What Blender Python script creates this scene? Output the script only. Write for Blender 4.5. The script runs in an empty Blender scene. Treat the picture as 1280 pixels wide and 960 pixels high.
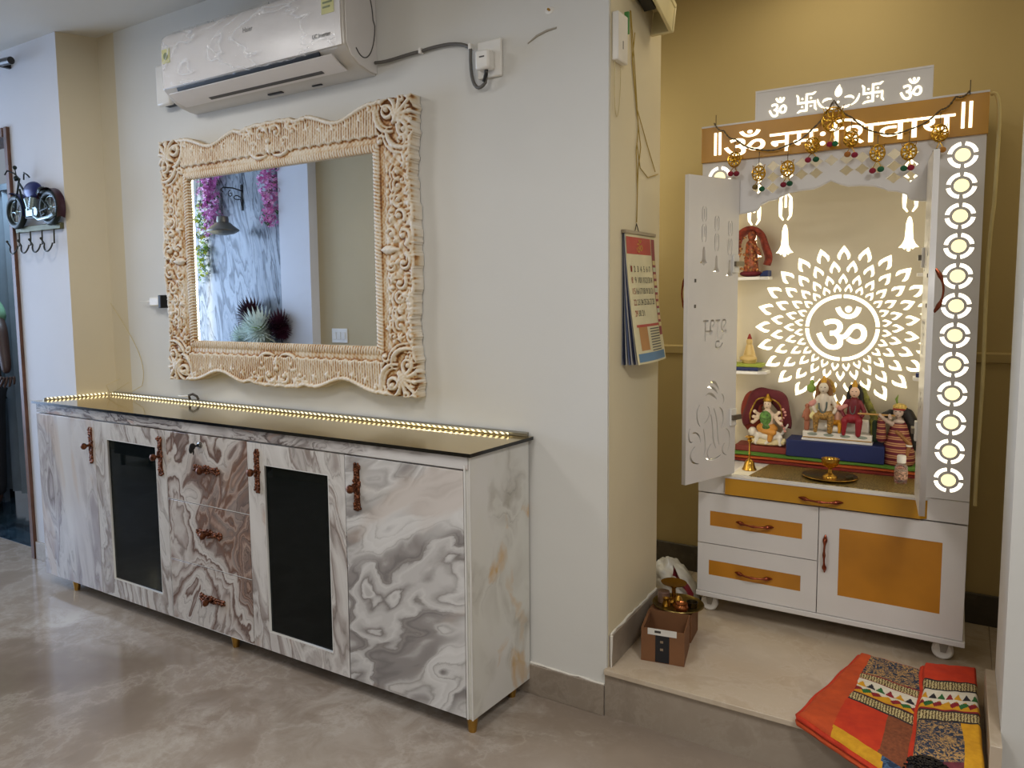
import bpy, bmesh, math, random
import numpy as np
from mathutils import Vector, Matrix, noise as mnoise

SC = bpy.context.scene
COL = SC.collection
PI = math.pi

# ------------------------------------------------------------------ camera
def _cam():
    f, yaw, pitch, roll = 961.1172, -.5931, .0920, -.0167
    cx, cy = 552.03, 453.7
    c, s = math.cos(yaw), math.sin(yaw)
    cp, sp = math.cos(pitch), math.sin(pitch)
    F = Vector((s*cp, c*cp, -sp)); R0 = Vector((c, -s, 0)); U0 = R0.cross(F)
    R = math.cos(roll)*R0 + math.sin(roll)*U0
    U = -math.sin(roll)*R0 + math.cos(roll)*U0
    cd = bpy.data.cameras.new('camera'); cd.sensor_width = 36; cd.lens = 36*f/1280
    cd.shift_x = (640-cx)/1280; cd.shift_y = (cy-480)/1280
    cd.clip_start = .02; cd.clip_end = 60
    o = bpy.data.objects.new('camera', cd); COL.objects.link(o)
    o.matrix_world = Matrix(((R.x, U.x, -F.x, 0), (R.y, U.y, -F.y, 0), (R.z, U.z, -F.z, 1.45), (0, 0, 0, 1)))
    SC.camera = o
_cam()

# ------------------------------------------------------------------ world, exposure
w = bpy.data.worlds.new('world'); SC.world = w; w.use_nodes = True
w.node_tree.nodes['Background'].inputs[0].default_value = (.75, .85, 1, 1)
w.node_tree.nodes['Background'].inputs[1].default_value = .3
vs = SC.view_settings
vs.view_transform = 'Standard'; vs.look = 'None'; vs.gamma = 1; vs.use_curve_mapping = False
vs.exposure = 0.04

# ------------------------------------------------------------------ lights of the place and added fills
def area(name, loc, to, size, power, color, size_y=None):
    l = bpy.data.lights.new(name, 'AREA'); l.energy = power; l.color = color; l.size = size
    if size_y: l.shape = 'RECTANGLE'; l.size_y = size_y
    o = bpy.data.objects.new(name, l); COL.objects.link(o)
    o.location = loc
    o.rotation_euler = (Vector(to)-Vector(loc)).to_track_quat('-Z', 'Y').to_euler()
    return o
WARM = (1, .93, .83); NEUT = (1, .975, .945); DAY = (.50, .68, 1)
for k, (x, y, p) in enumerate([(-3.0, 1.1, 15), (-1.3, .35, 17), (.5, .9, 26), (-1.4, -1.6, 17), (1.6, -1.6, 14)]):
    area('ceiling_lamp', (x, y, 2.70), (x, y, 0), .45, p, NEUT)
area('window_daylight', (-7.0, .95, 1.5), (-3.9, 1.7, 1.3), 2.0, 95, DAY, 2.0)
area('niche_lamp', (-.42, 3.05, 2.70), (-.42, 2.9, 0), .5, 2.4, (1, .86, .60))
area('passage_lamp_and_fill', (-1.75, 3.05, 2.2), (-1.0, 3.45, .9), .4, 5.5, (1, .90, .66))
area('passage_lamp_and_fill', (.95, 3.05, 2.3), (.3, 3.45, 1.0), .3, 2.4, (1, .86, .6))  # added fill with no fixture, lifts the right end of the back wall
area('feature_led_glow', (-6.02, -.06, 1.75), (-5.9, -.2, 1.75), .04, 1.3, (1, .84, .4), 1.7)
area('shutter_fill', (-5.0, 2.52, 2.45), (-5.25, 2.74, .9), .25, 9, (.6, .8, 1))  # added fill above the doorway, brightens the shutter face

# ------------------------------------------------------------------ materials
def srgb(h):
    h = h.lstrip('#'); o = []
    for i in (0, 2, 4):
        v = int(h[i:i+2], 16)/255
        o.append(v/12.92 if v <= .04045 else ((v+.055)/1.055)**2.4)
    return (*o, 1)
class N:
    """tiny node-tree helper"""
    def __init__(s, name):
        s.m = bpy.data.materials.new(name); s.m.use_nodes = True
        s.t = s.m.node_tree; s.p = s.t.nodes['Principled BSDF']; s.out = s.t.nodes['Material Output']
    def n(s, kind, **kw):
        x = s.t.nodes.new('ShaderNode'+kind)
        for k, v in kw.items(): setattr(x, k, v)
        return x
    def l(s, a, b): s.t.links.new(a, b)
    def coords(s, scale=(1, 1, 1), rot=(0, 0, 0), loc=(0, 0, 0)):
        tc = s.n('TexCoord'); mp = s.n('Mapping')
        mp.inputs['Scale'].default_value = scale; mp.inputs['Rotation'].default_value = rot
        mp.inputs['Location'].default_value = loc
        s.l(tc.outputs['Object'], mp.inputs['Vector']); return mp.outputs[0]
    def noise(s, vec, scale, detail=3, rough=.5, dist=0):
        x = s.n('TexNoise'); x.inputs['Scale'].default_value = scale; x.inputs['Detail'].default_value = detail
        x.inputs['Roughness'].default_value = rough; x.inputs['Distortion'].default_value = dist
        s.l(vec, x.inputs['Vector']); return x
    def ramp(s, fac, stops, interp='LINEAR'):
        r = s.n('ValToRGB'); r.color_ramp.interpolation = interp
        e = r.color_ramp.elements
        while len(e) < len(stops): e.new(.5)
        for i, (p, c) in enumerate(stops):
            e[i].position = p; e[i].color = c if not isinstance(c, str) else srgb(c)
        s.l(fac, r.inputs[0]); return r.outputs[0]
    def math(s, op, a, b=None, c=None):
        x = s.n('Math', operation=op)
        for i, v in enumerate((a, b, c)):
            if v is None: continue
            if isinstance(v, (int, float)): x.inputs[i].default_value = v
            else: s.l(v, x.inputs[i])
        return x.outputs[0]
    def vmath(s, op, a, b=None, scale=None):
        x = s.n('VectorMath', operation=op); s.l(a, x.inputs[0])
        if b is not None:
            if isinstance(b, tuple): x.inputs[1].default_value = b
            else: s.l(b, x.inputs[1])
        if scale is not None: x.inputs['Scale'].default_value = scale
        return x.outputs[0]
    def mix(s, fac, a, b):
        x = s.n('Mix', data_type='RGBA')
        for k, v in ((0, fac), (6, a), (7, b)):
            if isinstance(v, (int, float)): x.inputs[k].default_value = v
            elif isinstance(v, str): x.inputs[k].default_value = srgb(v)
            elif isinstance(v, tuple): x.inputs[k].default_value = v
            else: s.l(v, x.inputs[k])
        return x.outputs[2]
    def bump(s, h, strength=.2, dist=.01):
        b = s.n('Bump'); b.inputs['Strength'].default_value = strength; b.inputs['Distance'].default_value = dist
        s.l(h, b.inputs['Height']); s.l(b.outputs[0], s.p.inputs['Normal'])
    def base(s, c):
        if isinstance(c, (tuple, str)): s.p.inputs['Base Color'].default_value = srgb(c) if isinstance(c, str) else c
        else: s.l(c, s.p.inputs['Base Color'])
    def set(s, rough=None, metal=None, coat=None, spec=None, trans=None, alpha=None, ior=None, sheen=None):
        for k, v in (('Roughness', rough), ('Metallic', metal), ('Coat Weight', coat), ('Specular IOR Level', spec),
                     ('Transmission Weight', trans), ('Alpha', alpha), ('IOR', ior), ('Sheen Weight', sheen)):
            if v is not None: s.p.inputs[k].default_value = v
MATS = {}
def simple(name, col, rough=.5, metal=0, var=.06, vscale=8, bump=0, bscale=200, **kw):
    """one colour with slight procedural unevenness"""
    if name in MATS: return MATS[name]
    a = N(name); v = a.coords()
    n = a.noise(v, vscale, 3)
    c = srgb(col) if isinstance(col, str) else col
    d = tuple(x*(1-var*2) for x in c[:3])+(1,); e = tuple(min(1, x*(1+var)) for x in c[:3])+(1,)
    a.base(a.ramp(n.outputs[0], [(.3, d), (.7, e)]))
    a.set(rough=rough, metal=metal, **kw)
    if bump: a.bump(a.noise(v, bscale, 2).outputs[0], bump, .002)
    MATS[name] = a.m; return a.m
def emis(name, col, power):
    if name in MATS: return MATS[name]
    a = N(name); a.base(col); a.p.inputs['Emission Color'].default_value = srgb(col)
    a.p.inputs['Emission Strength'].default_value = power; a.set(rough=.4)
    MATS[name] = a.m; return a.m

def plaster(name, col, rough=.65):
    a = N(name); v = a.coords()
    n = a.noise(v, 1.3, 4, .6); c = srgb(col)
    d = tuple(x*.955 for x in c[:3])+(1,)
    a.base(a.ramp(n.outputs[0], [(.35, d), (.65, c)]))
    a.set(rough=rough, spec=.35)
    b = a.noise(v, 35, 3, .6)
    a.bump(b.outputs[0], .12, .004); return a.m
M_WALL = plaster('off_white_paint', '#d7d6d1')
M_BEIGE = plaster('beige_paint', '#d2c7ad')
M_NICHE = plaster('tan_niche_paint', '#bda977')
M_NSIDE = plaster('cream_niche_paint', '#ddd2b4')
M_CEIL = plaster('ceiling_paint', '#d6d3cb')
M_COLUMN = plaster('column_paint', '#dadbe0')

def stone(name, cols, vein, scale=1.0, rough=.14, seed=0., patch=.55):
    a = N(name); v = a.coords(loc=(seed, seed*.7, seed*1.3))
    w1 = a.noise(v, 1.1*scale, 4, .6)
    wv = a.vmath('ADD', v, a.vmath('SCALE', a.vmath('SUBTRACT', w1.outputs['Color'], (.5, .5, .5)), scale=.45))
    big = a.noise(wv, 1.2*scale, 6, .62)
    base = a.ramp(big.outputs[0], [(.28, cols[0]), (.5, cols[1]), (.72, cols[2])])
    m = a.noise(wv, 2.4*scale, 8, .68)
    vm = a.math('ABSOLUTE', a.math('SUBTRACT', m.outputs[0], .5))
    veins = a.ramp(vm, [(0, (1, 1, 1, 1)), (.018, (.35, .35, .35, 1)), (.06, (0, 0, 0, 1))])
    pm = a.noise(v, .9*scale, 3, .5)
    pmask = a.ramp(pm.outputs[0], [(patch-.03, (0, 0, 0, 1)), (patch+.06, (1, 1, 1, 1))])
    fine = a.noise(wv, 9*scale, 8, .7, .6)
    fm = a.ramp(fine.outputs[0], [(.42, (0, 0, 0, 1)), (.6, (1, 1, 1, 1))])
    c1 = a.mix(a.math('MULTIPLY', veins, .22), base, vein)
    c2 = a.mix(a.math('MULTIPLY', a.math('MULTIPLY', pmask, fm), .75), c1, vein)
    a.base(c2); a.set(rough=rough, spec=.5)
    return a.m
M_FLOOR = stone('glossy_brown_grey_marble_floor', ['#796b5e', '#918375', '#a89c8e'], '#d2cbc0', .62, .13, 3.1, .57)
M_STEP = stone('cream_beige_marble', ['#a3937e', '#bfae98', '#cfc1ac'], '#ded4c4', 1.5, .2, 7.7, .62)
M_RISER = stone('brown_grey_marble', ['#83776a', '#978a7b', '#a79b8c'], '#b9ae9f', 2.2, .3, 1.7, .6)
M_DARKST = stone('dark_grey_stone', ['#3a362f', '#4d483f', '#5a554b'], '#77705f', 2.2, .35, 4.7, .7)
M_GREENST = stone('dark_green_blue_marble', ['#10181f', '#1a2833', '#27404d'], '#7f97a5', 3.2, .12, 9.7, .68)

def agate(name, scale, ang, seed, stretch=(1, 1, 1), dark='#6b5650', mid='#a89c98', pale='#d3cfcb', warm='#b98a5c',
          cover=.5, bands=5., warp=.5, brown=.0, rough=.22, warmth=.3):
    """swirling onyx laminate: contour bands of a warped noise field, shown in patches over a pale ground"""
    a = N(name); v = a.coords((1, 1, 1), (0, ang, 0), (0, 0, 0))
    mp = a.n('Mapping'); mp.inputs['Scale'].default_value = stretch; mp.inputs['Location'].default_value = (seed, seed*1.7, seed*.6); a.l(v, mp.inputs['Vector']); v = mp.outputs[0]
    w1 = a.noise(v, 1.6*scale, 3, .5)
    v1 = a.vmath('ADD', v, a.vmath('SCALE', a.vmath('SUBTRACT', w1.outputs['Color'], (.5, .5, .5)), scale=warp))
    w2 = a.noise(v1, 5.0*scale, 6, .62)
    v2 = a.vmath('ADD', v1, a.vmath('SCALE', a.vmath('SUBTRACT', w2.outputs['Color'], (.5, .5, .5)), scale=warp*.22))
    field = a.noise(v2, 1.5*scale, 3.5, .5).outputs[0]
    fb = a.math('FRACT', a.math('MULTIPLY', field, bands))
    con = a.ramp(fb, [(0, pale), (.16, pale), (.24, mid), (.34, dark), (.38, mid), (.46, pale), (.60, mid), (.66, pale), (.78, mid), (.86, dark), (.90, pale), (1, pale)])
    fb2 = a.math('FRACT', a.math('MULTIPLY', field, bands*4.6))
    fine = a.ramp(fb2, [(0, (.42, .40, .38, 1)), (.10, (.95, .95, .95, 1)), (.45, (.84, .83, .82, 1)), (.6, (1, 1, 1, 1)), (.92, (.8, .79, .78, 1)), (1, (.42, .40, .38, 1))])
    cm = a.n('Mix', data_type='RGBA', blend_type='MULTIPLY'); cm.inputs[0].default_value = .72
    a.l(con, cm.inputs[6]); a.l(fine, cm.inputs[7])
    con = cm.outputs[2]
    cov = a.noise(v1, 1.25*scale, 3, .5, .3).outputs[0]
    th = 1-cover
    mask = a.ramp(cov, [(th-.06, (0, 0, 0, 1)), (th+.05, (1, 1, 1, 1))])
    cloud = a.ramp(a.noise(v2, 1.1*scale, 4, .5).outputs[0], [(.3, mid), (.48, pale), (.7, '#dedcd9')])
    c = a.mix(mask, cloud, con)
    wmk = a.ramp(a.noise(v2, 2.6*scale, 3, .5).outputs[0], [(.60, (0, 0, 0, 1)), (.68, (1, 1, 1, 1))])
    c = a.mix(a.math('MULTIPLY', wmk, warmth), c, warm)
    if brown:
        bm_ = a.ramp(a.noise(v1, 1.5*scale, 2, .5).outputs[0], [(1-brown-.05, (0, 0, 0, 1)), (1-brown+.05, (1, 1, 1, 1))])
        bc = a.ramp(fb2, [(0, '#45302a'), (.35, '#7d5d4d'), (.6, '#a58a7a'), (.8, '#5a4036'), (1, '#8d7467')])
        c = a.mix(a.math('MULTIPLY', bm_, .85), c, bc)
    a.base(c); a.set(rough=rough, spec=.45); return a.m
# ------------------------------------------------------------------ mesh helpers
class B:
    """collects shapes (world coordinates) into one bmesh"""
    def __init__(s): s.b = bmesh.new(); s.mi = 0
    def _fin(s, verts):
        for f in {f for v in verts for f in v.link_faces}: f.material_index = s.mi
    def poly3(s, pts):
        vs_ = [s.b.verts.new(p) for p in pts]; f = s.b.faces.new(vs_); f.material_index = s.mi; return s
    def box(s, x0, x1, y0, y1, z0, z1):
        r = bmesh.ops.create_cube(s.b, size=1)['verts']
        for v in r: v.co = Vector(((x0+x1)/2+v.co.x*(x1-x0), (y0+y1)/2+v.co.y*(y1-y0), (z0+z1)/2+v.co.z*(z1-z0)))
        s._fin(r); return s
    def obox(s, c, size, rot):
        r = bmesh.ops.create_cube(s.b, size=1)['verts']
        for v in r: v.co = Vector(c)+rot @ Vector((v.co.x*size[0], v.co.y*size[1], v.co.z*size[2]))
        s._fin(r); return s
    def sphere(s, c, r, u=14, v=9):
        if not hasattr(r, '__len__'): r = (r, r, r)
        q = bmesh.ops.create_uvsphere(s.b, u_segments=u, v_segments=v, radius=1)['verts']
        for k in q: k.co = Vector((c[0]+k.co.x*r[0], c[1]+k.co.y*r[1], c[2]+k.co.z*r[2]))
        s._fin(q); return s
    def tube(s, pts, r, n=8, cap=True):
        pts = [Vector(p) for p in pts]; m = len(pts)
        rr = r if hasattr(r, '__len__') else [r]*m
        rings = []; up = None
        for i, p in enumerate(pts):
            d = (pts[min(i+1, m-1)]-pts[max(i-1, 0)])
            d = d.normalized() if d.length > 1e-9 else Vector((0, 0, 1))
            if up is None: up = d.orthogonal().normalized()
            up = (up-d*up.dot(d)); up = up.normalized() if up.length > 1e-6 else d.orthogonal().normalized()
            sd = d.cross(up)
            rings.append([s.b.verts.new(p+(up*math.cos(2*PI*k/n)+sd*math.sin(2*PI*k/n))*rr[i]) for k in range(n)])
        for i in range(m-1):
            for k in range(n):
                f = s.b.faces.new((rings[i][k], rings[i][(k+1) % n], rings[i+1][(k+1) % n], rings[i+1][k])); f.material_index = s.mi
        if cap:
            for q in (rings[0][::-1], rings[-1]):
                f = s.b.faces.new(q); f.material_index = s.mi
        return s
    def cyl(s, p0, p1, r0, r1=None, n=16): return s.tube([p0, p1], [r0, r0 if r1 is None else r1], n)
    def lathe(s, prof, c=(0, 0, 0), n=24, axis='z'):
        """prof: (radius, height) pairs"""
        c = Vector(c); rings = []
        for r, h in prof:
            ring = []
            for k in range(n):
                a = 2*PI*k/n; x, y = max(r, 1e-4)*math.cos(a), max(r, 1e-4)*math.sin(a)
                q = (x, y, h) if axis == 'z' else ((x, -h, y) if axis == 'y' else (h, x, y))
                ring.append(s.b.verts.new(c+Vector(q)))
            rings.append(ring)
        for i in range(len(rings)-1):
            for k in range(n):
                f = s.b.faces.new((rings[i][k], rings[i][(k+1) % n], rings[i+1][(k+1) % n], rings[i+1][k])); f.material_index = s.mi
        for q in (rings[0][::-1], rings[-1]):
            f = s.b.faces.new(q); f.material_index = s.mi
        return s
    def prism(s, poly, a, b, plane='xz'):
        """extrude a 2-D outline; plane xz -> along y, xy -> along z, yz -> along x"""
        def P(u, v, t): return {'xz': (u, t, v), 'xy': (u, v, t), 'yz': (t, u, v)}[plane]
        A = [s.b.verts.new(P(u, v, a)) for u, v in poly]; C_ = [s.b.verts.new(P(u, v, b)) for u, v in poly]
        n = len(poly)
        for q in (A, C_[::-1]):
            f = s.b.faces.new(q); f.material_index = s.mi
        for i in range(n):
            f = s.b.faces.new((A[i], C_[i], C_[(i+1) % n], A[(i+1) % n])); f.material_index = s.mi
        return s
    def grid(s, fn, nu, nv, close=False):
        g = [[s.b.verts.new(fn(i/nu, j/nv)) for j in range(nv+1)] for i in range(nu+1)]
        for i in range(nu):
            for j in range(nv):
                f = s.b.faces.new((g[i][j], g[i+1][j], g[i+1][j+1], g[i][j+1])); f.material_index = s.mi
        return g
    def mesh(s, name, off=(0, 0, 0), smooth=40):
        bmesh.ops.recalc_face_normals(s.b, faces=s.b.faces)
        s.b.transform(Matrix.Translation(-Vector(off)))
        me = bpy.data.meshes.new(name); s.b.to_mesh(me); s.b.free()
        if smooth:
            me.shade_smooth(); me.set_sharp_from_angle(angle=math.radians(smooth))
        return me
def wloc(o):
    v = Vector((0, 0, 0))
    while o is not None: v = v+o.location; o = o.parent
    return v
def add_mesh(name, me, mat, parent=None, bevel=0, label=None):
    o = bpy.data.objects.new(name, me); COL.objects.link(o)
    for m in (mat if isinstance(mat, (list, tuple)) else [mat]): me.materials.append(m)
    if parent is not None: o.parent = parent
    if bevel:
        md = o.modifiers.new('bevel', 'BEVEL'); md.width = bevel; md.segments = 2; md.limit_method = 'ANGLE'; md.angle_limit = math.radians(40)
    if label: o['label'] = label
    return o
def part(name, b, mat, parent, bevel=0, smooth=40, label=None):
    return add_mesh(name, b.mesh(name, wloc(parent), smooth), mat, parent, bevel, label)
def thing(name, label, cat, loc=(0, 0, 0), group=None):
    o = bpy.data.objects.new(name, None); COL.objects.link(o); o.location = loc
    o['label'] = label; o['category'] = cat
    if group: o['group'] = group
    return o
def solo(name, label, cat, b, mat, loc=(0, 0, 0), group=None, bevel=0, smooth=40):
    o = add_mesh(name, b.mesh(name, loc, smooth), mat, None, bevel); o.location = loc
    o['label'] = label; o['category'] = cat
    if group: o['group'] = group
    return o
def struct(name, b, mat, bevel=0, smooth=40):
    o = add_mesh(name, b.mesh(name, (0, 0, 0), smooth), mat, None, bevel); o['kind'] = 'structure'; return o
def copy_tree(o, parent=None):
    c = o.copy(); COL.objects.link(c); c.parent = parent
    for ch in list(o.children): copy_tree(ch, c)
    return c

# ---- flat panels with real cut-outs, and lettering
def panel_mesh(name, outer, holes, y0, y1, off=(0, 0, 0), place=None):
    """2-D outline with holes, filled and given the thickness y0..y1 (front faces -Y)"""
    cu = bpy.data.curves.new(name, 'CURVE'); cu.dimensions = '2D'; cu.fill_mode = 'BOTH'; cu.extrude = abs(y1-y0)/2
    for pl in ([outer] if outer else [])+holes:
        sp = cu.splines.new('POLY'); sp.points.add(len(pl)-1)
        for p, q in zip(sp.points, pl): p.co = (q[0], q[1], 0, 1)
        sp.use_cyclic_u = True
    o = bpy.data.objects.new('t', cu); me = bpy.data.meshes.new_from_object(o)
    bpy.data.objects.remove(o); bpy.data.curves.remove(cu)
    ym = (y0+y1)/2; me.materials.clear(); me.name = name
    for v in me.vertices:
        x, z, t = v.co
        p = Vector((x, ym-t, z))
        if place: p = place(p)
        v.co = p-Vector(off)
    me.update(); return me
def text_mesh(s, offset=0., extrude=0.):
    cu = bpy.data.curves.new('t', 'FONT'); cu.body = s; cu.offset = offset; cu.extrude = extrude; cu.resolution_u = 4
    o = bpy.data.objects.new('t', cu); me = bpy.data.meshes.new_from_object(o)
    bpy.data.objects.remove(o); bpy.data.curves.remove(cu); me.materials.clear(); return me
def lettering(name, s, x0, x1, z0, z1, y, mat, parent, thick=.001, offset=.0, mirror=False, place=None, keep=False):
    """text fitted into the rectangle, standing on the plane y (faces -Y), as a thin solid"""
    me = text_mesh(s, offset, .5); co = np.array([v.co[:] for v in me.vertices])
    mn, mx = co.min(0), co.max(0)
    off = wloc(parent)
    for v in me.vertices:
        u = (v.co.x-mn[0])/(mx[0]-mn[0]); q = (v.co.y-mn[1])/(mx[1]-mn[1])
        if mirror: u = 1-u
        p = Vector((x0+(x1-x0)*u, y-(v.co.z+.5)*thick, z0+(z1-z0)*q))
        if place: p = place(p)
        v.co = p-off
    me.update(); return add_mesh(name, me, mat, parent)
def outline_loops(s, x0, x1, z0, z1, offset=0., mirror=False):
    """closed outlines of a text, to cut it through a panel"""
    me = text_mesh(s, offset, 0); b = bmesh.new(); b.from_mesh(me)
    bmesh.ops.remove_doubles(b, verts=b.verts, dist=1e-5)
    ed = [e for e in b.edges if len(e.link_faces) == 1]; nx = {}
    for e in ed:
        for v in e.verts: nx.setdefault(v, []).append(e)
    used = set(); loops = []
    for e in ed:
        if e in used: continue
        used.add(e); st, cur = e.verts; lp = [st.co.copy()]
        while cur is not st:
            lp.append(cur.co.copy()); n_ = [q for q in nx[cur] if q not in used]
            if not n_: break
            used.add(n_[0]); cur = n_[0].other_vert(cur)
        if len(lp) > 3: loops.append(lp)
    b.free(); a = np.array([p[:] for l in loops for p in l]); mn, mx = a.min(0), a.max(0)
    def T(p):
        u = (p[0]-mn[0])/(mx[0]-mn[0])
        if mirror: u = 1-u
        return (x0+(x1-x0)*u, z0+(z1-z0)*(p[1]-mn[1])/(mx[1]-mn[1]))
    return [[T(p) for p in l] for l in loops]
def arc(cx, cz, r, a0, a1, n=12): return [(cx+r*math.cos(math.radians(a0+(a1-a0)*i/n)), cz+r*math.sin(math.radians(a0+(a1-a0)*i/n))) for i in range(n+1)]
def ring_seg(cx, cz, ri, ro, a0, a1, n=8): return arc(cx, cz, ro, a0, a1, n)+arc(cx, cz, ri, a1, a0, n)
def disc(cx, cz, r, n=20): return [(cx+r*math.cos(2*PI*i/n), cz+r*math.sin(2*PI*i/n)) for i in range(n)]
def stroke(pts, w):
    """a tapering brush stroke as a closed outline"""
    n = len(pts); L, R = [], []
    for i, p in enumerate(pts):
        q0 = pts[max(0, i-1)]; q1 = pts[min(n-1, i+1)]; d = Vector((q1[0]-q0[0], q1[1]-q0[1]))
        d = d.normalized() if d.length else Vector((1, 0)); k = w*(.25+.75*math.sin(PI*(i+.35)/(n-.3)))/2
        L.append((p[0]-d.y*k, p[1]+d.x*k)); R.append((p[0]+d.y*k, p[1]-d.x*k))
    return L+R[::-1]
def bez(p0, p1, p2, p3, n=10):
    o = []
    for i in range(n+1):
        t = i/n; a, b, c, d = (1-t)**3, 3*t*(1-t)**2, 3*t*t*(1-t), t**3
        o.append(tuple(a*p0[k]+b*p1[k]+c*p2[k]+d*p3[k] for k in range(len(p0))))
    return o
def blob(name, prims, mat, parent, vox=.004, smooth=2, label=None):
    """a small sculpted form: capsules and ellipsoids fused into one skin"""
    b = B()
    for p in prims:
        if p[0] == 's': b.sphere(p[1], p[2], 12, 8)
        else:
            p0, p1, r0, r1 = p[1:]; b.tube([p0, p1], [r0, r1], 10); b.sphere(p0, r0, 10, 6); b.sphere(p1, r1, 10, 6)
    o = part(name, b, mat, parent, 0, 60, label)
    md = o.modifiers.new('fuse', 'REMESH'); md.mode = 'VOXEL'; md.voxel_size = vox; md.use_smooth_shade = True
    if smooth:
        sm = o.modifiers.new('soften', 'SMOOTH'); sm.iterations = smooth; sm.factor = .5
    return o
# ------------------------------------------------------------------ the setting
ZC = 2.76; YW = 2.382; ZS = .168
struct('floor', B().box(-8, 3, -3, 2.382, -.05, 0), M_FLOOR)
struct('ceiling', B().box(-8, 3, -3, 2.40, ZC, ZC+.05).box(-2.2, 1.4, 2.40, 3.5, ZC, ZC+.05), M_CEIL)
struct('wall_back', B().box(-3.54, -.95, YW, 2.885, 0, ZC), [M_WALL])
# cream paint on the side of the niche: a skin of its own
struct('wall_niche_left', B().box(-.952, -.948, YW+.012, 2.885, ZS, ZC), M_NSIDE)
struct('wall_alcove_corner', B().box(-3.70, -3.54, YW, 2.885, 0, ZC), M_BEIGE)
p = B(); pl = [(-3.755, 2.206), (-3.676, 2.384), (-3.676, 2.6), (-4.10, 2.6), (-4.10, 2.36), (-4.24, 2.36), (-4.24, 2.206)]
p.prism(pl, 0, ZC, 'xy'); p.b.faces.ensure_lookup_table()
for f in p.b.faces:
    c = f.calc_center_median(); f.material_index = 1 if abs(c.x+3.7155) < .01 else 0
struct('wall_pillar', p, [M_COLUMN, M_BEIGE], smooth=0)
struct('wall_over_door', B().box(-8, -4.24, 2.206, 2.36, 2.365, ZC).box(-8, -5.3, 2.206, 2.36, 0, 2.365), M_COLUMN)
struct('wall_right', B().box(.13, 1.4, YW, 2.77, 0, ZC), M_WALL)
struct('wall_niche_back', B().box(-2.2, 1.4, 3.45, 3.6, 0, ZC), M_NICHE)
struct('wall_passage_left', B().box(-2.3, -2.2, 2.885, 3.6, 0, ZC), M_NICHE)
struct('wall_passage_right', B().box(1.4, 1.5, 2.3, 3.6, 0, ZC), M_NICHE)
struct('wall_front_right', B().box(1.5, 3.1, YW, 2.5, 0, ZC).box(3, 3.1, -3, YW, 0, ZC), M_WALL)
struct('wall_rear', B().box(-2.2, 3.1, -3.1, -3, 0, ZC).box(-2.3, -2.2, -3.1, -.2, 0, ZC), M_WALL)
struct('wall_left', B().box(-8.1, -8, -3, 2.6, 0, ZC), M_COLUMN)
struct('wall_feature', B().box(-8, -2.3, -.35, -.2, 0, ZC), plaster('warm_grey_paint', '#bfae8b'))
struct('wall_feature_column', B().box(-4.875, -4.526, -.2, -.10, 0, ZC), M_COLUMN)
# niche floor: raised step with a nosing
st = B(); st.box(-.955, .135, 2.366, 3.45, .150, ZS); st.box(-2.2, -.955, 2.885, 3.45, .150, ZS); st.box(.135, 1.4, 2.77, 3.45, .150, ZS)
struct('floor_niche', st, M_STEP, bevel=.002)
struct('trim_step_riser', B().box(-.955, .135, 2.378, 2.45, 0, .149), M_RISER)
# baseboards
struct('baseboard_back', B().box(-3.66, -.957, 2.371, 2.383, 0, .110), M_RISER, bevel=.002)
struct('baseboard_niche_left', B().box(-.95, -.936, 2.395, 2.885, ZS, .279), M_RISER, bevel=.002)
struct('baseboard_niche_right', B().box(.105, .131, 2.30, 2.77, ZS, .284), M_STEP, bevel=.002)
struct('baseboard_niche_back', B().box(-2.2, 1.4, 3.436, 3.451, ZS, .285), M_DARKST, bevel=.002)
struct('baseboard_pillar', B().box(-4.24, -3.757, 2.196, 2.207, 0, .10), M_RISER, bevel=.002)
struct('trim_niche_dado', B().prism([(3.451, 1.155), (3.44, 1.16), (3.437, 1.19), (3.451, 1.197)], -2.2, 1.4, 'yz'), M_NICHE)
# rough white putty bead where paint meets the baseboards
pt = B(); rnd = random.Random(5)
def bead(p0, p1, r=.0035, step=.03):
    p0 = Vector(p0); p1 = Vector(p1); n = max(3, int((p1-p0).length/step))
    pt.tube([p0.lerp(p1, i/n)+Vector([rnd.uniform(-.002, .002) for _ in range(3)]) for i in range(n+1)], [r*rnd.uniform(.6, 1.5) for _ in range(n+1)], 6)
bead((-1.24, 2.378, .112), (-.957, 2.378, .112)); bead((-.952, 2.384, .02), (-.952, 2.384, .155)); bead((-.944, 2.40, .282), (-.944, 2.88, .282)); bead((-.938, 2.394, ZS), (-.938, 2.394, .28))
struct('trim_putty_bead', pt, simple('white_putty', '#e6e2d8', .7))

# door opening on the far left
M_DFR = simple('brown_wood_door_frame', '#6d4a38', .45, var=.15, vscale=14)
struct('door_1', B().box(-4.278, -4.243, 2.19, 2.36, 0, 2.365).box(-5.30, -4.29, 2.19, 2.36, 2.315, 2.365).box(-5.352, -5.30, 2.19, 2.36, 0, 2.365), M_DFR, bevel=.003)
struct('floor_yard', B().box(-8, -4.24, 2.29, 5, -.05, .001), M_GREENST)
struct('wall_yard', B().box(-8, -4.0, 5, 5.1, 0, 2.6).box(-4.24, -4.1, 2.6, 5, 0, 2.6), simple('dark_wall', '#23272b', .7))
sh = thing('folding_shutter', 'grey-blue folding slatted shutter seen through the doorway at the far left', 'shutter', (-5.0, 2.74, 0))
M_SLAT = simple('grey_blue_pvc', '#8795a2', .45)
x = -4.86; sgn = 1
for k in range(14):
    x0, x1 = x-.058, x; ya, yb = (2.72, 2.755) if sgn > 0 else (2.755, 2.72)
    part('slat', B().prism([(x0, ya), (x1-.004, yb), (x1-.004, yb+.008), (x0, ya+.008)], .10, 2.18, 'xy'), M_SLAT, sh); x = x0; sgn = -sgn
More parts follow.
